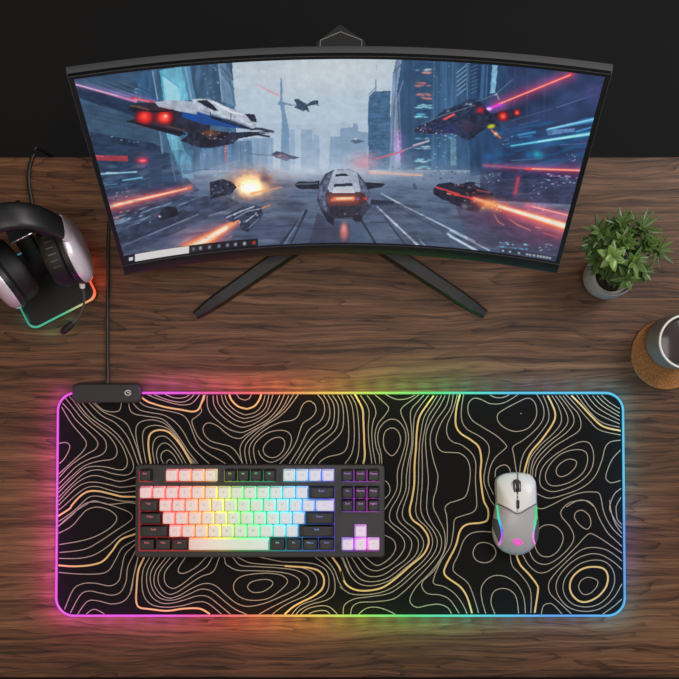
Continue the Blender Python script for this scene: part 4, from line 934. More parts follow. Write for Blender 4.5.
for r, ks in ((0, ('PrtSc', 'ScrLk', 'Pause')), (1, ('Ins', 'Home', 'PgUp')), (2, ('Del', 'End', 'PgDn'))):
    for k in range(3): keycap(347.5 + k * 13.1, rowY[r], 1, 0, ks[k], 12.6)
keycap(360.6, rowY[4], 1, 1, '^', 12.9)
for k, t in enumerate('<v>'): keycap(347.5 + k * 13.1, rowY[5], 1, 1, t, 12.9)

# ------------------------------------------------------------------ mouse
ms_px = [(517, 471.8), (526, 473), (533, 476.5), (536, 481), (537, 492), (537.2, 503), (538, 515), (539.2, 528), (538, 539), (534, 547.5), (527, 553.5), (517, 556), (507, 554), (499, 549), (493.8, 541), (492, 530), (493.5, 515), (495.5, 503), (495, 492), (494.6, 481), (497.5, 476.5), (505, 473)]
mcen = at(516.5, 514, 0.012)
mo = thing('gaming_mouse', 'pale grey gaming mouse with glowing side strips at the right of the desk mat', 'mouse', (mcen.x, mcen.y, MZ))
def ms_scale(z): return z
out0 = catmull([at(x, y, 0.012) for x, y in ms_px], 4, True)
ang = [math.atan2(p.y - mcen.y, p.x - mcen.x) for p in out0]; rad = [math.hypot(p.y - mcen.y, p.x - mcen.x) for p in out0]
order = sorted(range(len(out0)), key=lambda i: ang[i]); ang = [ang[i] for i in order]; rad = [rad[i] for i in order]
def r_out(th):
    return float(np.interp(th, ang, rad, period=2 * PI)) * 0.985
MH_ = 0.0300
def ms_z(x, y):
    dx, dy = x - mcen.x, y - mcen.y; rho = min(1.0, math.hypot(dx, dy) / r_out(math.atan2(dy, dx)))
    hump = 1.0 - 0.10 * (dy - (-0.01)) / 0.06 if dy > -0.01 else 1.0
    return MZ + 0.007 + (MH_ - 0.007) * max(0.0, 1 - rho ** 2.6) ** 0.55 * hump
def ms_pt(px, py, lift=0.0):
    q = at(px, py, 0.030)
    for _ in range(3): q = at(px, py, ms_z(q.x, q.y))
    return Vector((q.x, q.y, ms_z(q.x, q.y) + lift))
shell_grey = mat('mouse_shell', (0.46, 0.45, 0.46), 0.42, coat=0.15); button_grey = mat('mouse_buttons', (0.82, 0.81, 0.79), 0.42, coat=0.15)  # buttons are lighter plastic; part of the step stands in for shading
mb = MB(); rings = []; NT = 72
for k in range(4):
    s, z = ((0.93, 0.0006), (0.975, 0.003), (1.0, 0.0055), (1.0, 0.007))[k]
    rings.append([Vector((mcen.x + math.cos(t) * r_out(t) * s, mcen.y + math.sin(t) * r_out(t) * s, MZ + z)) for t in [2 * PI * i / NT - PI for i in range(NT)]])
for rho in (0.995, 0.98, 0.955, 0.92, 0.87, 0.8, 0.7, 0.58, 0.44, 0.3, 0.15, 0.04):
    rg = []
    for i in range(NT):
        t = 2 * PI * i / NT - PI; x = mcen.x + math.cos(t) * r_out(t) * rho; y = mcen.y + math.sin(t) * r_out(t) * rho
        rg.append(Vector((x, y, ms_z(x, y))))
    rings.append(rg)
mb.loft(rings); body = mb.build('shell', shell_grey, mo)
def patch(mb, f, nu, nv, lift, m=0):
    V = [ms_pt(*f(i / nu, j / nv), lift) for j in range(nv + 1) for i in range(nu + 1)]
    mb.add(V, [[j * (nu + 1) + i, j * (nu + 1) + i + 1, (j + 1) * (nu + 1) + i + 1, (j + 1) * (nu + 1) + i] for j in range(nv) for i in range(nu)], m)
def lx_(y): return float(np.interp(y, [473, 476, 481, 492, 503, 513], [505, 498.5, 496.0, 496.3, 496.8, 496.8]))
def rx_(y): return float(np.interp(y, [473, 476, 481, 492, 503, 513], [527, 532, 535, 535.8, 535.9, 535.9]))
def seam(x): return 503.2 + 10.2 * (1 - abs(x - 517.5) / 20.0)
for side in (-1, 1):
    def f(u, v, side=side):
        x = (517.0 - 0.6) - u * 19.6 if side < 0 else (518.0 + 0.2) + u * 17.6
        ytop = 473.4 + 6.5 * (u ** 5); y = ytop + v * (seam(x) - 0.8 - ytop)
        return (max(x, lx_(y)) if side < 0 else min(x, rx_(y)), y)
    mb = MB(); patch(mb, f, 14, 16, 0.0006); mb.build('button', button_grey, mo)
dark_gap = mat('dark_gap', (0.03, 0.03, 0.032), 0.6)
def drape_ribbon(mb, pts, w, lift, m=0):
    P = catmull([Vector((x, y, 0)) for x, y in pts], 6); V = []
    for i, p in enumerate(P):
        t = (P[min(i + 1, len(P) - 1)] - P[max(i - 1, 0)]).normalized(); nn = Vector((-t.y, t.x, 0)); ww = w(i / (len(P) - 1)) if callable(w) else w
        for sgn in (-1, 1): q = p + nn * (sgn * ww / 2); V.append(ms_pt(q.x, q.y, lift))
    mb.add(V, [[2 * i, 2 * i + 1, 2 * i + 3, 2 * i + 2] for i in range(len(P) - 1)], m); return len(V)
mb = MB(); drape_ribbon(mb, [(497, 503.5), (503, 506.3), (509, 509.6), (514, 512.6), (517.5, 513.6), (521, 512.8), (526, 510), (531, 506.8), (536, 503.8)], 0.75, 0.0010)
mb.build('seam', dark_gap, body)
mb = MB(); drape_ribbon(mb, [(517.6, 473), (517.8, 476), (517.9, 480)], 0.55, 0.0011)
mb.build('button_gap', dark_gap, body)
rub = mat('grey_rubber', (0.09, 0.09, 0.10), 0.7, bump=(1500, 0.2))
for pts in ([(496.4, 505), (497.8, 515), (499.5, 522), (501.5, 530), (501.5, 538), (498.5, 545)], [(536.3, 506), (535.8, 515), (535.2, 522), (533.4, 530), (533.0, 538), (535.0, 544.5)]):
    sgn = -1 if pts[0][0] < 510 else 1
    mb = MB(); V = []; P = catmull([Vector((x, y, 0)) for x, y in pts], 5); n = len(P); m_ = 6
    for i, p in enumerate(P[8:]):
        for j in range(m_ + 1):
            yw = p.y; q = at(p.x, yw, 0.02); t = j / m_
            edge = at(p.x, yw, 0.02); th = math.atan2(q.y - mcen.y, sgn * 1.0 * 0.0 + (q.x - mcen.x))
            # walk outward to the side of the body
            xe = mcen.x + sgn * max(0.0, r_out(math.atan2(q.y - mcen.y, sgn * 0.022)) * abs(math.cos(math.atan2(q.y - mcen.y, sgn * 0.022))))
            x = q.x + (xe - q.x) * t; x = x if sgn * (xe - q.x) > 0 else q.x
            V.append(Vector((x + sgn * 0.0003 * 1.0, q.y, ms_z(x, q.y) + 0.0004)))
    k = len(P) - 8
    mb.add(V, [[a * (m_ + 1) + b, a * (m_ + 1) + b + 1, (a + 1) * (m_ + 1) + b + 1, (a + 1) * (m_ + 1) + b] for a in range(k - 1) for b in range(m_)])
    mb.build('side_grip', rub, mo)
    mb = MB(); nv = drape_ribbon(mb, pts, lambda t: 2.3 - 0.7 * abs(t - 0.4), 0.0010)
    st_ = mb.build('side_light', attr_emit('mouse_light', 0.95), mo, autosmooth=False)
    stops = [(0, (0.04, .75, .32)), (0.22, (.04, .8, .5)), (0.42, (.04, .6, .9)), (0.6, (.08, .15, .9)), (0.78, (.55, .08, .9)), (1, (.95, .2, .85))] if sgn < 0 else [(0, (0.04, .75, .2)), (0.45, (.08, .8, .32)), (0.6, (.4, .4, .6)), (0.75, (.9, .3, .85)), (1, (.9, .2, .7))]
    cc = []
    for i in range(nv // 2):
        t = i / (nv // 2 - 1)
        c = [float(np.interp(t, [a for a, b in stops], [b[q] for a, b in stops])) for q in range(3)]
        cc += [[*c, 1]] * 2
    ca = st_.data.color_attributes.new('Col', 'FLOAT_COLOR', 'POINT'); ca.data.foreach_set('color', np.array(cc, dtype=np.float32).ravel())
# wheel, button, logo
wc = ms_pt(517, 487.2); mb = MB(); mb.rbox(wc.x, wc.y, wc.z - 0.004, wc.z + 0.0026, 0.0104, 0.0205, r=0.0042, bev=0.0008, n=6); mb.build('wheel_well', dark_gap, body)
mb = MB(); tyre = mat('wheel_rubber', (0.012, 0.012, 0.012), 0.5); rim = mat('wheel_rim', (0.55, 0.55, 0.56), 0.3, 0.6)
mb.lathe(wc + Vector((-0.0025, 0, -0.0060)), [(0.0086, 0), (0.0100, 0.0004), (0.0103, 0.0025), (0.0100, 0.0046), (0.0086, 0.0050)], 40, axis=(1, 0, 0))
for k in range(24):
    a = 2 * PI * k / 24; c = wc + Vector((0, 0.0103 * math.cos(a), -0.0060 + 0.0103 * math.sin(a)))
    mb.rbox(c.x, c.y, c.z - 0.0003, c.z + 0.0003, 0.0030, 0.0007, r=0.0001, bev=0.0001)
wh = mb.build('scroll_wheel', tyre, mo)
mb = MB()
for dx in (-0.0036, 0.0025): mb.lathe(wc + Vector((dx, 0, -0.0060)), [(0.0098, 0), (0.0101, 0.0001), (0.0101, 0.0010), (0.0098, 0.0011)], 40, axis=(1, 0, 0))
mb.build('rim', rim, wh)
wc = ms_pt(517.8, 504.3); mb = MB(); mb.rbox(wc.x, wc.y, wc.z - 0.002, wc.z + 0.0018, 0.0043, 0.0118, r=0.0015, bev=0.0006); mb.build('dpi_button', mat('button_black', (0.015, 0.015, 0.015), 0.4), mo)
wc = ms_pt(517.5, 497.2); mb = MB(); mb.rbox(wc.x, wc.y, wc.z - 0.001, wc.z + 0.0012, 0.0014, 0.0018, r=0.0006, bev=0.0002); mb.build('indicator', dark_gap, body)
e = ms_pt(517.8, 542.0); pink = mat('pink_glow', (0.5, 0.03, 0.35), 0.4, emit=(1, 0.06, 0.62), es=0.8)
mb = MB()
def flat(px, py): return ms_pt(px, py, 0.0007)
def drape_poly_ring(cx, cy, rx, ry, w, a0, a1, n=26):
    V = []
    for k in range(n + 1):
        a = a0 + (a1 - a0) * k / n
        for q in (1 - w, 1 + w): V.append(flat(cx + rx * q * math.cos(a), cy - ry * q * math.sin(a)))
    mb.add(V, [[2 * k, 2 * k + 1, 2 * k + 3, 2 * k + 2] for k in range(n)])
drape_poly_ring(517.8, 542.0, 4.0, 2.6, 0.20, 0.55, 2.9); drape_poly_ring(517.8, 542.0, 4.0, 2.6, 0.20, 3.5, 6.1)
for x0, x1, y in ((512.3, 519.6, 541.4), (515.5, 523.2, 542.9)):
    mb.add([flat(x0, y - 0.5), flat(x1, y - 0.5), flat(x1, y + 0.5), flat(x0, y + 0.5)], [[0, 1, 2, 3]])
mb.build('glowing_emblem', pink, body)

# ------------------------------------------------------------------ headset on its lit stand
A = at(33, 331, 0.012); B = at(99.5, 297, 0.012); ax = (B - A).normalized(); ay = Vector((-ax.y, ax.x, 0)); side = (B - A).length
bc = A + ax * (side / 2) + ay * (side / 2); brot = math.atan2(ax.y, ax.x)
hs = thing('headset_stand', 'black headset stand with a rounded square base edged in green and orange light', 'headset stand', (bc.x, bc.y, 0))
gloss = mat('stand_black', (0.004, 0.004, 0.0045), 0.45)
mb = MB(); mb.rbox(bc.x, bc.y, 0.0062, 0.0115, side - 0.0018, side - 0.0018, r=0.011, bev=0.002, rot=brot, n=8); mb.rbox(bc.x, bc.y, 0.0002, 0.0030, side - 0.004, side - 0.004, r=0.011, bev=0.0005, rot=brot, n=8)
mb.build('base', gloss, hs)
N = 14
def base_ring(z, i):
    out = []
    pr = rrect(0, 0, 0, side + i, side + i, 0.012, 0, 8)
    for a, b in zip(pr, pr[1:] + pr[:1]):
        for k in range(4):
            q = a.lerp(b, k / 4); out.append(bc + ax * q.x + ay * q.y + Vector((0, 0, z)))
    return out
mb = MB(); R4 = [base_ring(0.0030, -0.002), base_ring(0.0032, 0.0006), base_ring(0.0060, 0.0006), base_ring(0.0062, -0.001), base_ring(0.0066, -0.004)]
mb.loft(R4, False, False)
lb = mb.build('light_band', attr_emit('band_light', 1.0), hs, autosmooth=False)
cc = []
def band_col(p):
    q = p - bc; u = q.dot(ax) / side; v = q.dot(ay) / side           # -.5..+.5
    if v < -0.44:
        return [float(np.interp(u, [-0.5, 0.1, 0.28, 0.4, 0.5], s)) for s in ((.03, .06, .75, .9, 1.0), (.36, .42, .55, .28, .14), (.24, .22, .22, .12, .05))]
    if u > 0.44: return [1.0, 0.13, 0.05]
    if u < -0.44: return [float(np.interp(v, [-0.5, 0.2, 0.5], s)) for s in ((.02, .02, .02), (.32, .3, .3), (.2, .3, .6))]
    return [0.03, 0.2, 0.3]
for rg in R4:
    for p in rg: cc.append([*band_col(p), 1])
ca = lb.data.color_attributes.new('Col', 'FLOAT_COLOR', 'POINT'); ca.data.foreach_set('color', np.array(cc, dtype=np.float32).ravel())
for u, v, en in ((0.56, -0.3, 0.009), (0.56, 0.0, 0.009), (-0.35, -0.57, 0.004), (-0.05, -0.57, 0.004), (-0.57, -0.3, 0.004)):  # added lamps beside the base carry the light band's spill
    p = bc + ax * (u * side) + ay * (v * side); l = bpy.data.lights.new('led', 'POINT'); l.energy = en; l.shadow_soft_size = 0.006; c = band_col(bc + (p - bc) * 0.9); mx = max(c); l.color = tuple(x / mx for x in c)
    o = bpy.data.objects.new('led', l); C.objects.link(o); o.location = p; o.location.z = 0.014
up = Vector((0, 0, 1))
# headset frame: M0 midpoint between the cups, hx toward the right cup
RC = at(70, 251, 0.095); LC = at(3, 276, 0.092)
M0 = (RC + LC) / 2; hx = (RC - LC).normalized(); hy = Vector((-hx.y, hx.x, 0)); half = (RC - LC).length / 2
# column and cradle
cb = M0 + hy * 0.012; cb.z = 0
def obox(mb, c, w, d, z0, z1, tw=None, td=None, sh=Vector((0, 0, 0)), m=0):
    tw = tw or w; td = td or d; rings = []
    rot = math.atan2(hx.y, hx.x)
    for k in range(7):
        t = k / 6; p = c + sh * t
        rings.append(rrect(p.x, p.y, z0 + (z1 - z0) * t, w + (tw - w) * t, d + (td - d) * t, 0.004, rot, 4))
    mb.loft(rings, m=m)
topc = at(14, 226, 0.165)
mb = MB(); sh = Vector((topc.x - bc.x, topc.y - bc.y, 0)) - (ay * 0.02)
obox(mb, Vector((bc.x, bc.y, 0)) + ay * 0.02, 0.027, 0.020, 0.011, 0.158, 0.022, 0.014, sh)
mb.build('column', gloss, hs)
hold = mat('cradle_black', (0.02, 0.022, 0.026), 0.35)
mb = MB(); q0 = at(9.5, 208, 0.172); q1 = at(25, 240, 0.172); dv = (q1 - q0); dn = Vector((-dv.y, dv.x, 0)).normalized()
rings = []
for k in range(11):
    t = k / 10; p = q0 + dv * t; zz = 0.166 + (0.012 * (abs(t - 0.5) * 2) ** 3)
    w = 0.034
    rings.append([p - dn * (w / 2) + up * (zz - 0.166), p + dn * (w / 2) + up * (zz - 0.166), p + dn * (w / 2) + up * (zz - 0.170), p - dn * (w / 2) + up * (zz - 0.170)])
mb.loft(rings, smooth=False); cradle = mb.build('cradle', hold, hs)
mb = MB(); pe = q1 + up * 0.0125; mb.tube([pe - dn * 0.014, pe + dn * 0.015], 0.0011, 8); mb.build('chrome_edge', mat('chrome_edge', (0.5, 0.5, 0.5), 0.25, 0.9), cradle)
# the headset
hd = thing('gaming_headset', 'lilac silver and black over-ear headset with a boom microphone hanging on its stand', 'headset', (M0.x, M0.y, 0.05))
lil = mat('lilac_shell', (0.80, 0.71, 0.80), 0.30, 0.15, coat=0.3); pad_m = mat('ear_pad', (0.007, 0.007, 0.0075), 0.6, bump=(500, 0.15)); band_m = mat('headband_black', (0.014, 0.014, 0.015), 0.42)
def oval(c, ux, uy, a, b, n=40, p=2.3):
    out = []
    for k in range(n):
        t = 2 * PI * k / n; ct_, st_ = math.cos(t), math.sin(t)
        out.append(c + ux * (a * math.copysign(abs(ct_) ** (2 / p), ct_)) + uy * (b * math.copysign(abs(st_) ** (2 / p), st_)))
    return out
for sgn, cc0 in ((1, RC), (-1, LC)):
    ox = (hx + up * -0.12).normalized() if sgn > 0 else Vector((-0.78, -0.62, 0.30)).normalized(); oz = up
    oz = (up - ox * up.dot(ox)).normalized(); oy = oz.cross(ox).normalized(); oy = oy if oy.dot(hy) > 0 else -oy
    def S(prof, mb):
        mb.loft([oval(cc0 + ox * d, oy, oz, a, b) for d, a, b in prof])
    mb = MB(); S([(-0.024, 0.020, 0.022), (-0.029, 0.030, 0.032), (-0.0275, 0.037, 0.040), (-0.020, 0.0425, 0.0455), (-0.006, 0.0425, 0.0455), (-0.001, 0.038, 0.041)], mb)
    cup = mb.build('ear_cushion', pad_m, hd)
    mb = MB(); S([(-0.005, 0.041, 0.044), (-0.002, 0.0450, 0.0480), (0.003, 0.0460, 0.0490), (0.0045, 0.0450, 0.0480)], mb)
    mb.build('cup_rim', band_m, hd)
    mb = MB(); S([(0.003, 0.0445, 0.0475), (0.006, 0.0455, 0.0485), (0.011, 0.0435, 0.0465), (0.016, 0.037, 0.040), (0.019, 0.026, 0.029), (0.0205, 0.012, 0.014), (0.0207, 0.003, 0.003)], mb)
    sh_ = mb.build('ear_shell', lil, hd)
    if sgn < 0: continue
    mb = MB()
    for k in range(9):                       # row of vent slots on the rim
        t = -0.75 + k * 0.19; p = cc0 + ox * -0.014 + oy * (0.0435 * math.sin(t)) * 1.0 + oz * (0.0468 * math.cos(t))
        tn = (oy * math.cos(t) - oz * math.sin(t)); nr = (oy * math.sin(t) + oz * math.cos(t))
        mb.loft([[p + nr * h + tn * a + ox * b for a, b in ((-0.0010, -0.005), (0.0010, -0.005), (0.0010, 0.005), (-0.0010, 0.005))] for h in (-0.001, 0.0006)], smooth=False)
    mb.build('rib_detail', mat('rib_grey', (0.06, 0.055, 0.05), 0.5), cup)
# band: arch leaning back
def arch(t, r0=0.0, lat=0.0):
    a = half + 0.012 + r0
    p = M0 + hx * (a * math.copysign(abs(math.cos(t)) ** 0.85, math.cos(t))) + up * ((0.100 + r0) * abs(math.sin(t)) ** 0.9) + hy * (0.036 * math.sin(t) + 0.005)
    return p
def strap(t0, t1, w, thick, n=26, r0=0.0, wf=None):
    rings = []
    for k in range(n + 1):
        t = t0 + (t1 - t0) * k / n; p = arch(t, r0); tg = (arch(t + 0.01, r0) - arch(t - 0.01, r0)).normalized()
        wd = (hy - tg * hy.dot(tg)).normalized(); nr = wd.cross(tg).normalized()
        if nr.dot(p - M0) < 0: nr = -nr
        ww = w * (wf(k / n) if wf else 1)
        rings.append([p + wd * (ww / 2 * math.copysign(abs(math.cos(a)) ** 0.6, math.cos(a))) + nr * (thick / 2 * math.copysign(abs(math.sin(a)) ** 0.8, math.sin(a))) for a in [2 * PI * q / 18 for q in range(18)]])
    return rings
mb = MB(); mb.loft(strap(0.36, PI - 0.42, 0.034, 0.011, 34, 0.004)); mb.build('headband', band_m, hd)
mb = MB(); mb.loft(strap(0.60, PI - 0.60, 0.030, 0.010, 30, -0.005)); mb.build('headband_cushion', pad_m, hd)
for a, b in ((0.05, 0.42), (PI - 0.50, PI - 0.05)):
    mb = MB(); mb.loft(strap(a, b, 0.034, 0.008, 18, 0.006, (lambda t: 0.8 + 0.3 * t) if a < 1 else (lambda t: 1.1 - 0.3 * t))); mb.build('yoke', lil, hd)
jt = at(83, 283, 0.085)
mb = MB(); mb.tube([at(81, 277, 0.088), at(82, 282, 0.086), at(82.5, 288, 0.083)], [0.0036, 0.0040, 0.0034], 14); mb.build('microphone_joint', lil, hd)
mic = catmull([at(82.5, 286, 0.083), at(84, 296, 0.075), at(83.5, 306, 0.066), at(79, 316, 0.058), at(72, 324, 0.052)], 6)
mb = MB(); mb.tube(mic, 0.0016, 10); bm_ = mb.build('microphone_boom', mat('boom_grey', (0.12, 0.12, 0.11), 0.35, 0.4), hd)
mb = MB(); mb.tube([at(73.5, 322.5, 0.052), at(72, 324, 0.052), at(68, 327.5, 0.050), at(64, 331, 0.049), at(61.5, 332.8, 0.048)], [0.0022, 0.0042, 0.0050, 0.0048, 0.0026], 14); mb.build('microphone', pad_m, bm_)

# ------------------------------------------------------------------ potted plant
pb = at(606, 277, 0.02); pc = Vector((pb.x, pb.y, 0))
pl = thing('potted_succulent', 'leafy green succulent in a small round grey pot right of the monitor', 'plant', tuple(pc))
pot_m = mat('grey_ceramic', (0.37, 0.355, 0.35), 0.6, noise=(40, 0.85), bump=(300, 0.1))
mb = MB(); mb.lathe(pc, [(0.018, 0.0002), (0.024, 0.0012), (0.0295, 0.010), (0.0318, 0.022), (0.0320, 0.034), (0.0306, 0.046), (0.0290, 0.052), (0.0278, 0.0525), (0.0268, 0.050), (0.0265, 0.044)], 56)
mb.build('pot', pot_m, pl)
mb = MB(); mb.lathe(pc, [(0.0272, 0.0425), (0.018, 0.0455), (0.004, 0.0465)], 40); mb.build('soil', mat('soil', (0.018, 0.012, 0.008), 0.95, noise=(500, 0.3), bump=(400, 1)), pl)
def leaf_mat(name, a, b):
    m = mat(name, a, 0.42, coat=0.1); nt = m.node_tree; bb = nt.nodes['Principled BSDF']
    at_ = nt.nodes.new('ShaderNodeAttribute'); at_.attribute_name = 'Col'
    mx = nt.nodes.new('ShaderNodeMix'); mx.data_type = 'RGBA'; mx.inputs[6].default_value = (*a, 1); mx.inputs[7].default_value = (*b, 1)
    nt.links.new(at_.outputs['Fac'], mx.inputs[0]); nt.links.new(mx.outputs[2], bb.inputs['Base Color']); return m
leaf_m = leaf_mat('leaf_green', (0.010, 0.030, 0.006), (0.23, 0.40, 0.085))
stem_m = mat('stem_green', (0.06, 0.09, 0.03), 0.6)
fol = MB(); lc = []
def leaf(c, dirn, upn, L, W, curl, tone):
    """pointed, slightly cupped leaf with thickness; tone 0..1 lightness"""
    sd = dirn.cross(upn).normalized(); n = 10; k = 8; rings = []
    for i in range(n + 1):
        t = i / n; wd = W * (math.sin(PI * min(1, t ** 0.75)) ** 0.75 if 0 < t < 1 else 0.04) * (1 - 0.25 * t)
        wd = max(wd, W * 0.03)
        p = c + dirn * (L * t) + upn * (curl * L * t * t)
        th = 0.10 * W + 0.22 * wd
        rings.append([p + sd * (wd / 2 * math.cos(a)) + upn * (th / 2 * math.sin(a) + 0.10 * wd * abs(math.cos(a))) for a in [2 * PI * q / k for q in range(k)]])
        for q in range(k):
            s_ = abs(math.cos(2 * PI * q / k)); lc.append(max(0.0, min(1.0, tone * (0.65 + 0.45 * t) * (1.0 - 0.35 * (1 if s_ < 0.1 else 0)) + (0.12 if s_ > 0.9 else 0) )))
    fol.loft(rings)
def rosette(px, py, z, n, L, W, tilt, seed, lean=(0, 0), tone=0.6, rings_=2, curl=0.15):
    r = random.Random(seed); c = at(px, py, z)
    axis = (up + Vector((lean[0], lean[1], 0))).normalized(); u, v, w = frame(axis)
    base = Vector((pc.x + (c.x - pc.x) * 0.35, pc.y + (c.y - pc.y) * 0.35, 0.044))
    stems.append((base, base.lerp(c, 0.5) + Vector((0, 0, 0.006)), c))
    for q in range(rings_):
        el = tilt + q * 0.42; m = n - q * 1
        for k in range(m):
            a = 2 * PI * (k + 0.5 * q) / m + r.uniform(-0.2, 0.2); e = el + r.uniform(-0.12, 0.12)
            d = (u * math.cos(a) + v * math.sin(a)) * math.cos(e) + w * math.sin(e)
            un = (w * math.cos(e) - (u * math.cos(a) + v * math.sin(a)) * math.sin(e))
            leaf(c + w * (0.002 * q), d, un, L * r.uniform(0.8, 1.1) * (1 - 0.18 * q), W * r.uniform(0.85, 1.1), curl, tone * r.uniform(0.55, 1.15) + 0.08 * q)
stems = []
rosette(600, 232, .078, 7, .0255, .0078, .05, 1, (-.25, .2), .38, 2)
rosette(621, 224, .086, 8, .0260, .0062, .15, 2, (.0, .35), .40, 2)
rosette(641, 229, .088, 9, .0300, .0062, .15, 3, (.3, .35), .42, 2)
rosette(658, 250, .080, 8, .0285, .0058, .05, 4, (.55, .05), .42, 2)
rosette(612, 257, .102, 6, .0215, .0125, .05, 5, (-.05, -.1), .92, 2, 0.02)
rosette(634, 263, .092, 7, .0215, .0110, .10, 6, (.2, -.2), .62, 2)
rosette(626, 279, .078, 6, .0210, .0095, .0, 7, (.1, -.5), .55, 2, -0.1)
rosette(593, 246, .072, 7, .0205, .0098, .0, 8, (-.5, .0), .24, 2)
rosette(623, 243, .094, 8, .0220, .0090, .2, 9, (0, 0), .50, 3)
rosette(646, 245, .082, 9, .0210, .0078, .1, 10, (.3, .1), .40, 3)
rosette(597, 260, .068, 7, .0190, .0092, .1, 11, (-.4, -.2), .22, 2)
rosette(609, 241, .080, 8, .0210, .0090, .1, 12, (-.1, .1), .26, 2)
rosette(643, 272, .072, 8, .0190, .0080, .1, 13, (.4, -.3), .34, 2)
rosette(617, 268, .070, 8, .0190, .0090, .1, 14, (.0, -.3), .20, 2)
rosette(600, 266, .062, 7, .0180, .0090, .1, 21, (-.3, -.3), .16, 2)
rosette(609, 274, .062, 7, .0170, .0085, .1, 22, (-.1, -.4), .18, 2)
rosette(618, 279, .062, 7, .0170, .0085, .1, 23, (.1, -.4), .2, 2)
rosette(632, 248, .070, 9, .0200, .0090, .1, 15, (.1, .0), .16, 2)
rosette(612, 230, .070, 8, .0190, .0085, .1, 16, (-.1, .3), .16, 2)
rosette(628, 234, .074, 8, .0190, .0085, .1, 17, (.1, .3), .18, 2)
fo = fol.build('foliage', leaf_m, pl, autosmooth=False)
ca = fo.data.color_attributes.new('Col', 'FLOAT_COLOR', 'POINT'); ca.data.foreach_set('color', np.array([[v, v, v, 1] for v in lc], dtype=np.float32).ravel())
mb = MB()
for s in stems: mb.tube(catmull(list(s), 5), 0.0013, 8)
mb.build('stems', stem_m, pl)

# ------------------------------------------------------------------ coaster and mug
cc_ = at(666.5, 354.5, 0.004)
cork = mat('cork', (0.34, 0.15, 0.055), 0.9, bump=(700, 0.5)); nt = cork.node_tree; b = nt.nodes['Principled BSDF']
tc = nt.nodes.new('ShaderNodeTexCoord'); vo = nt.nodes.new('ShaderNodeTexNoise'); vo.inputs['Scale'].default_value = 650; vo.inputs['Detail'].default_value = 3; nt.links.new(tc.outputs['Object'], vo.inputs['Vector'])
nt.links.new(ramp_nodes(nt, [(0.34, (0.16, 0.062, 0.018)), (0.5, (0.32, 0.130, 0.035)), (0.66, (0.44, 0.20, 0.06))], vo.outputs['Fac']), b.inputs['Base Color'])
rr = 0.0497
mb = MB(); mb.lathe((cc_.x, cc_.y, 0), [(rr - 0.0006, 0.0002), (rr, 0.0008), (rr, 0.0042), (rr - 0.0007, 0.0050)], 96)
tag(mb.build('cork_coaster', cork), 'round brown cork coaster beneath the coffee mug at the right edge', 'coaster')
mg = at(669.5, 342.5, 0.0055)
mug = thing('coffee_mug', 'grey ceramic mug of black coffee with a pale rim on the cork coaster', 'mug', (mg.x, mg.y, 0.0055))
mug_m = mat('grey_glaze', (0.25, 0.24, 0.215), 0.35, noise=(60, 0.85)); rim_m = mat('pale_rim', (0.88, 0.86, 0.82), 0.3); cof = mat('black_coffee', (0.060, 0.045, 0.045), 0.15)  # coffee base lifted to grey-brown to stand in for its reflection
ml = Vector((mg.x, mg.y, 0.0052)); HM = 0.055
mb = MB(); mb.lathe(ml, [(0.0300, 0.0002), (0.0345, 0.0020), (0.0372, 0.010), (0.0380, 0.028), (0.0376, 0.045), (0.0368, HM - 0.001)], 72, cap1=False)
mb.lathe(ml, [(0.0340, HM - 0.001), (0.0335, 0.036), (0.0330, 0.010), (0.028, 0.006), (0.002, 0.0055)], 72, cap0=False)
mb.build('mug_body', mug_m, mug)
mb = MB(); mb.lathe(ml, [(0.0370, HM - 0.0012), (0.0371, HM + 0.0002), (0.0364, HM + 0.0010), (0.0350, HM + 0.0010), (0.0341, HM + 0.0002), (0.0341, HM - 0.0014)], 96, cap0=False, cap1=False); mb.build('rim', rim_m, mug)
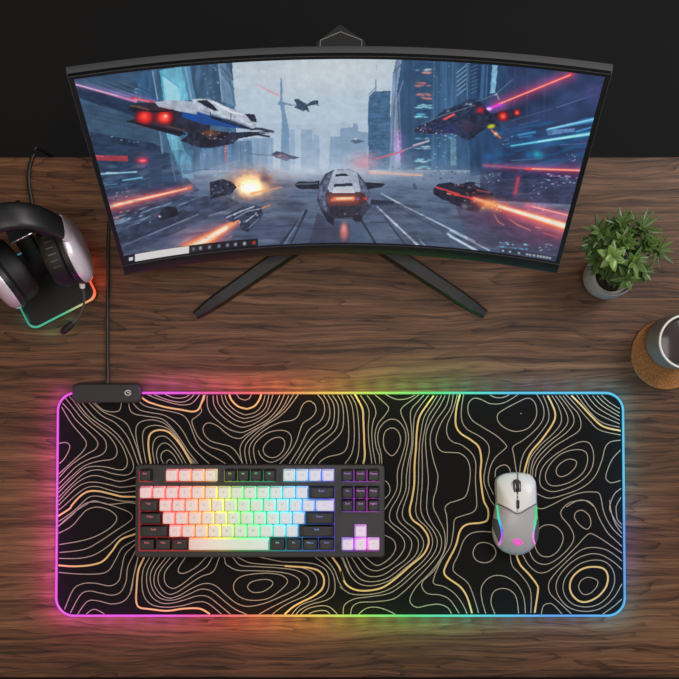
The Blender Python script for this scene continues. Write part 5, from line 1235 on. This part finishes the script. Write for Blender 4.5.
mb = MB(); mb.lathe(ml, [(0.0336, HM - 0.0098), (0.0325, HM - 0.0092), (0.002, HM - 0.0092)], 64); mb.build('coffee', cof, mug)
mb = MB(); hp = [ml + Vector((0.036 + a, 0.004, z)) for a, z in ((-0.001, 0.044), (0.012, 0.047), (0.022, 0.041), (0.024, 0.030), (0.018, 0.018), (0.008, 0.012), (-0.001, 0.012))]
mb.tube(catmull(hp, 6), 0.0042, 14, upv=(0, 1, 0)); mb.build('handle', mug_m, mug)
# ------------------------------------------------------------------ light and camera
def area(name, loc, target, size, power, col):
    l = bpy.data.lights.new(name, 'AREA'); l.shape = 'RECTANGLE'; l.size, l.size_y = size; l.energy = power; l.color = col
    o = bpy.data.objects.new(name, l); C.objects.link(o); o.location = loc
    o.rotation_euler = (Vector(target) - Vector(loc)).to_track_quat('-Z', 'Y').to_euler(); return o
area('window_light', (1.5, 0.9, 1.5), (0.15, 0.0, 0), (0.8, 0.8), 27, (1.0, 0.95, 0.93))  # unseen area light set as the key, from the upper right
area('ceiling_light', (0.0, -0.2, 1.9), (0.0, -0.1, 0), (1.2, 0.9), 13, (1.0, 0.96, 0.92))
area('warm_lamp', (-1.3, -0.7, 1.2), (-0.3, -0.1, 0), (0.6, 0.6), 5, (1.0, 0.66, 0.38))  # unseen fill added to warm the left of the desk
w = bpy.data.worlds.new('world'); sc.world = w; w.use_nodes = True
w.node_tree.nodes['Background'].inputs['Color'].default_value = (0.55, 0.6, 0.7, 1); w.node_tree.nodes['Background'].inputs['Strength'].default_value = 0.09
cd = bpy.data.cameras.new('camera'); cam = bpy.data.objects.new('camera', cd); C.objects.link(cam)
cd.sensor_width = 36; cd.sensor_fit = 'HORIZONTAL'; cd.lens = F / 679 * 36; cd.clip_start = 0.02; cd.clip_end = 20
cam.location = (0, 0, CH); cam.rotation_euler = (TH, 0, 0)
sc.camera = cam
sc.view_settings.view_transform = 'Standard'; sc.view_settings.look = 'None'; sc.view_settings.exposure = 0; sc.view_settings.gamma = 1
for o in list(sc.objects):
    if '_o' in o: del o['_o']
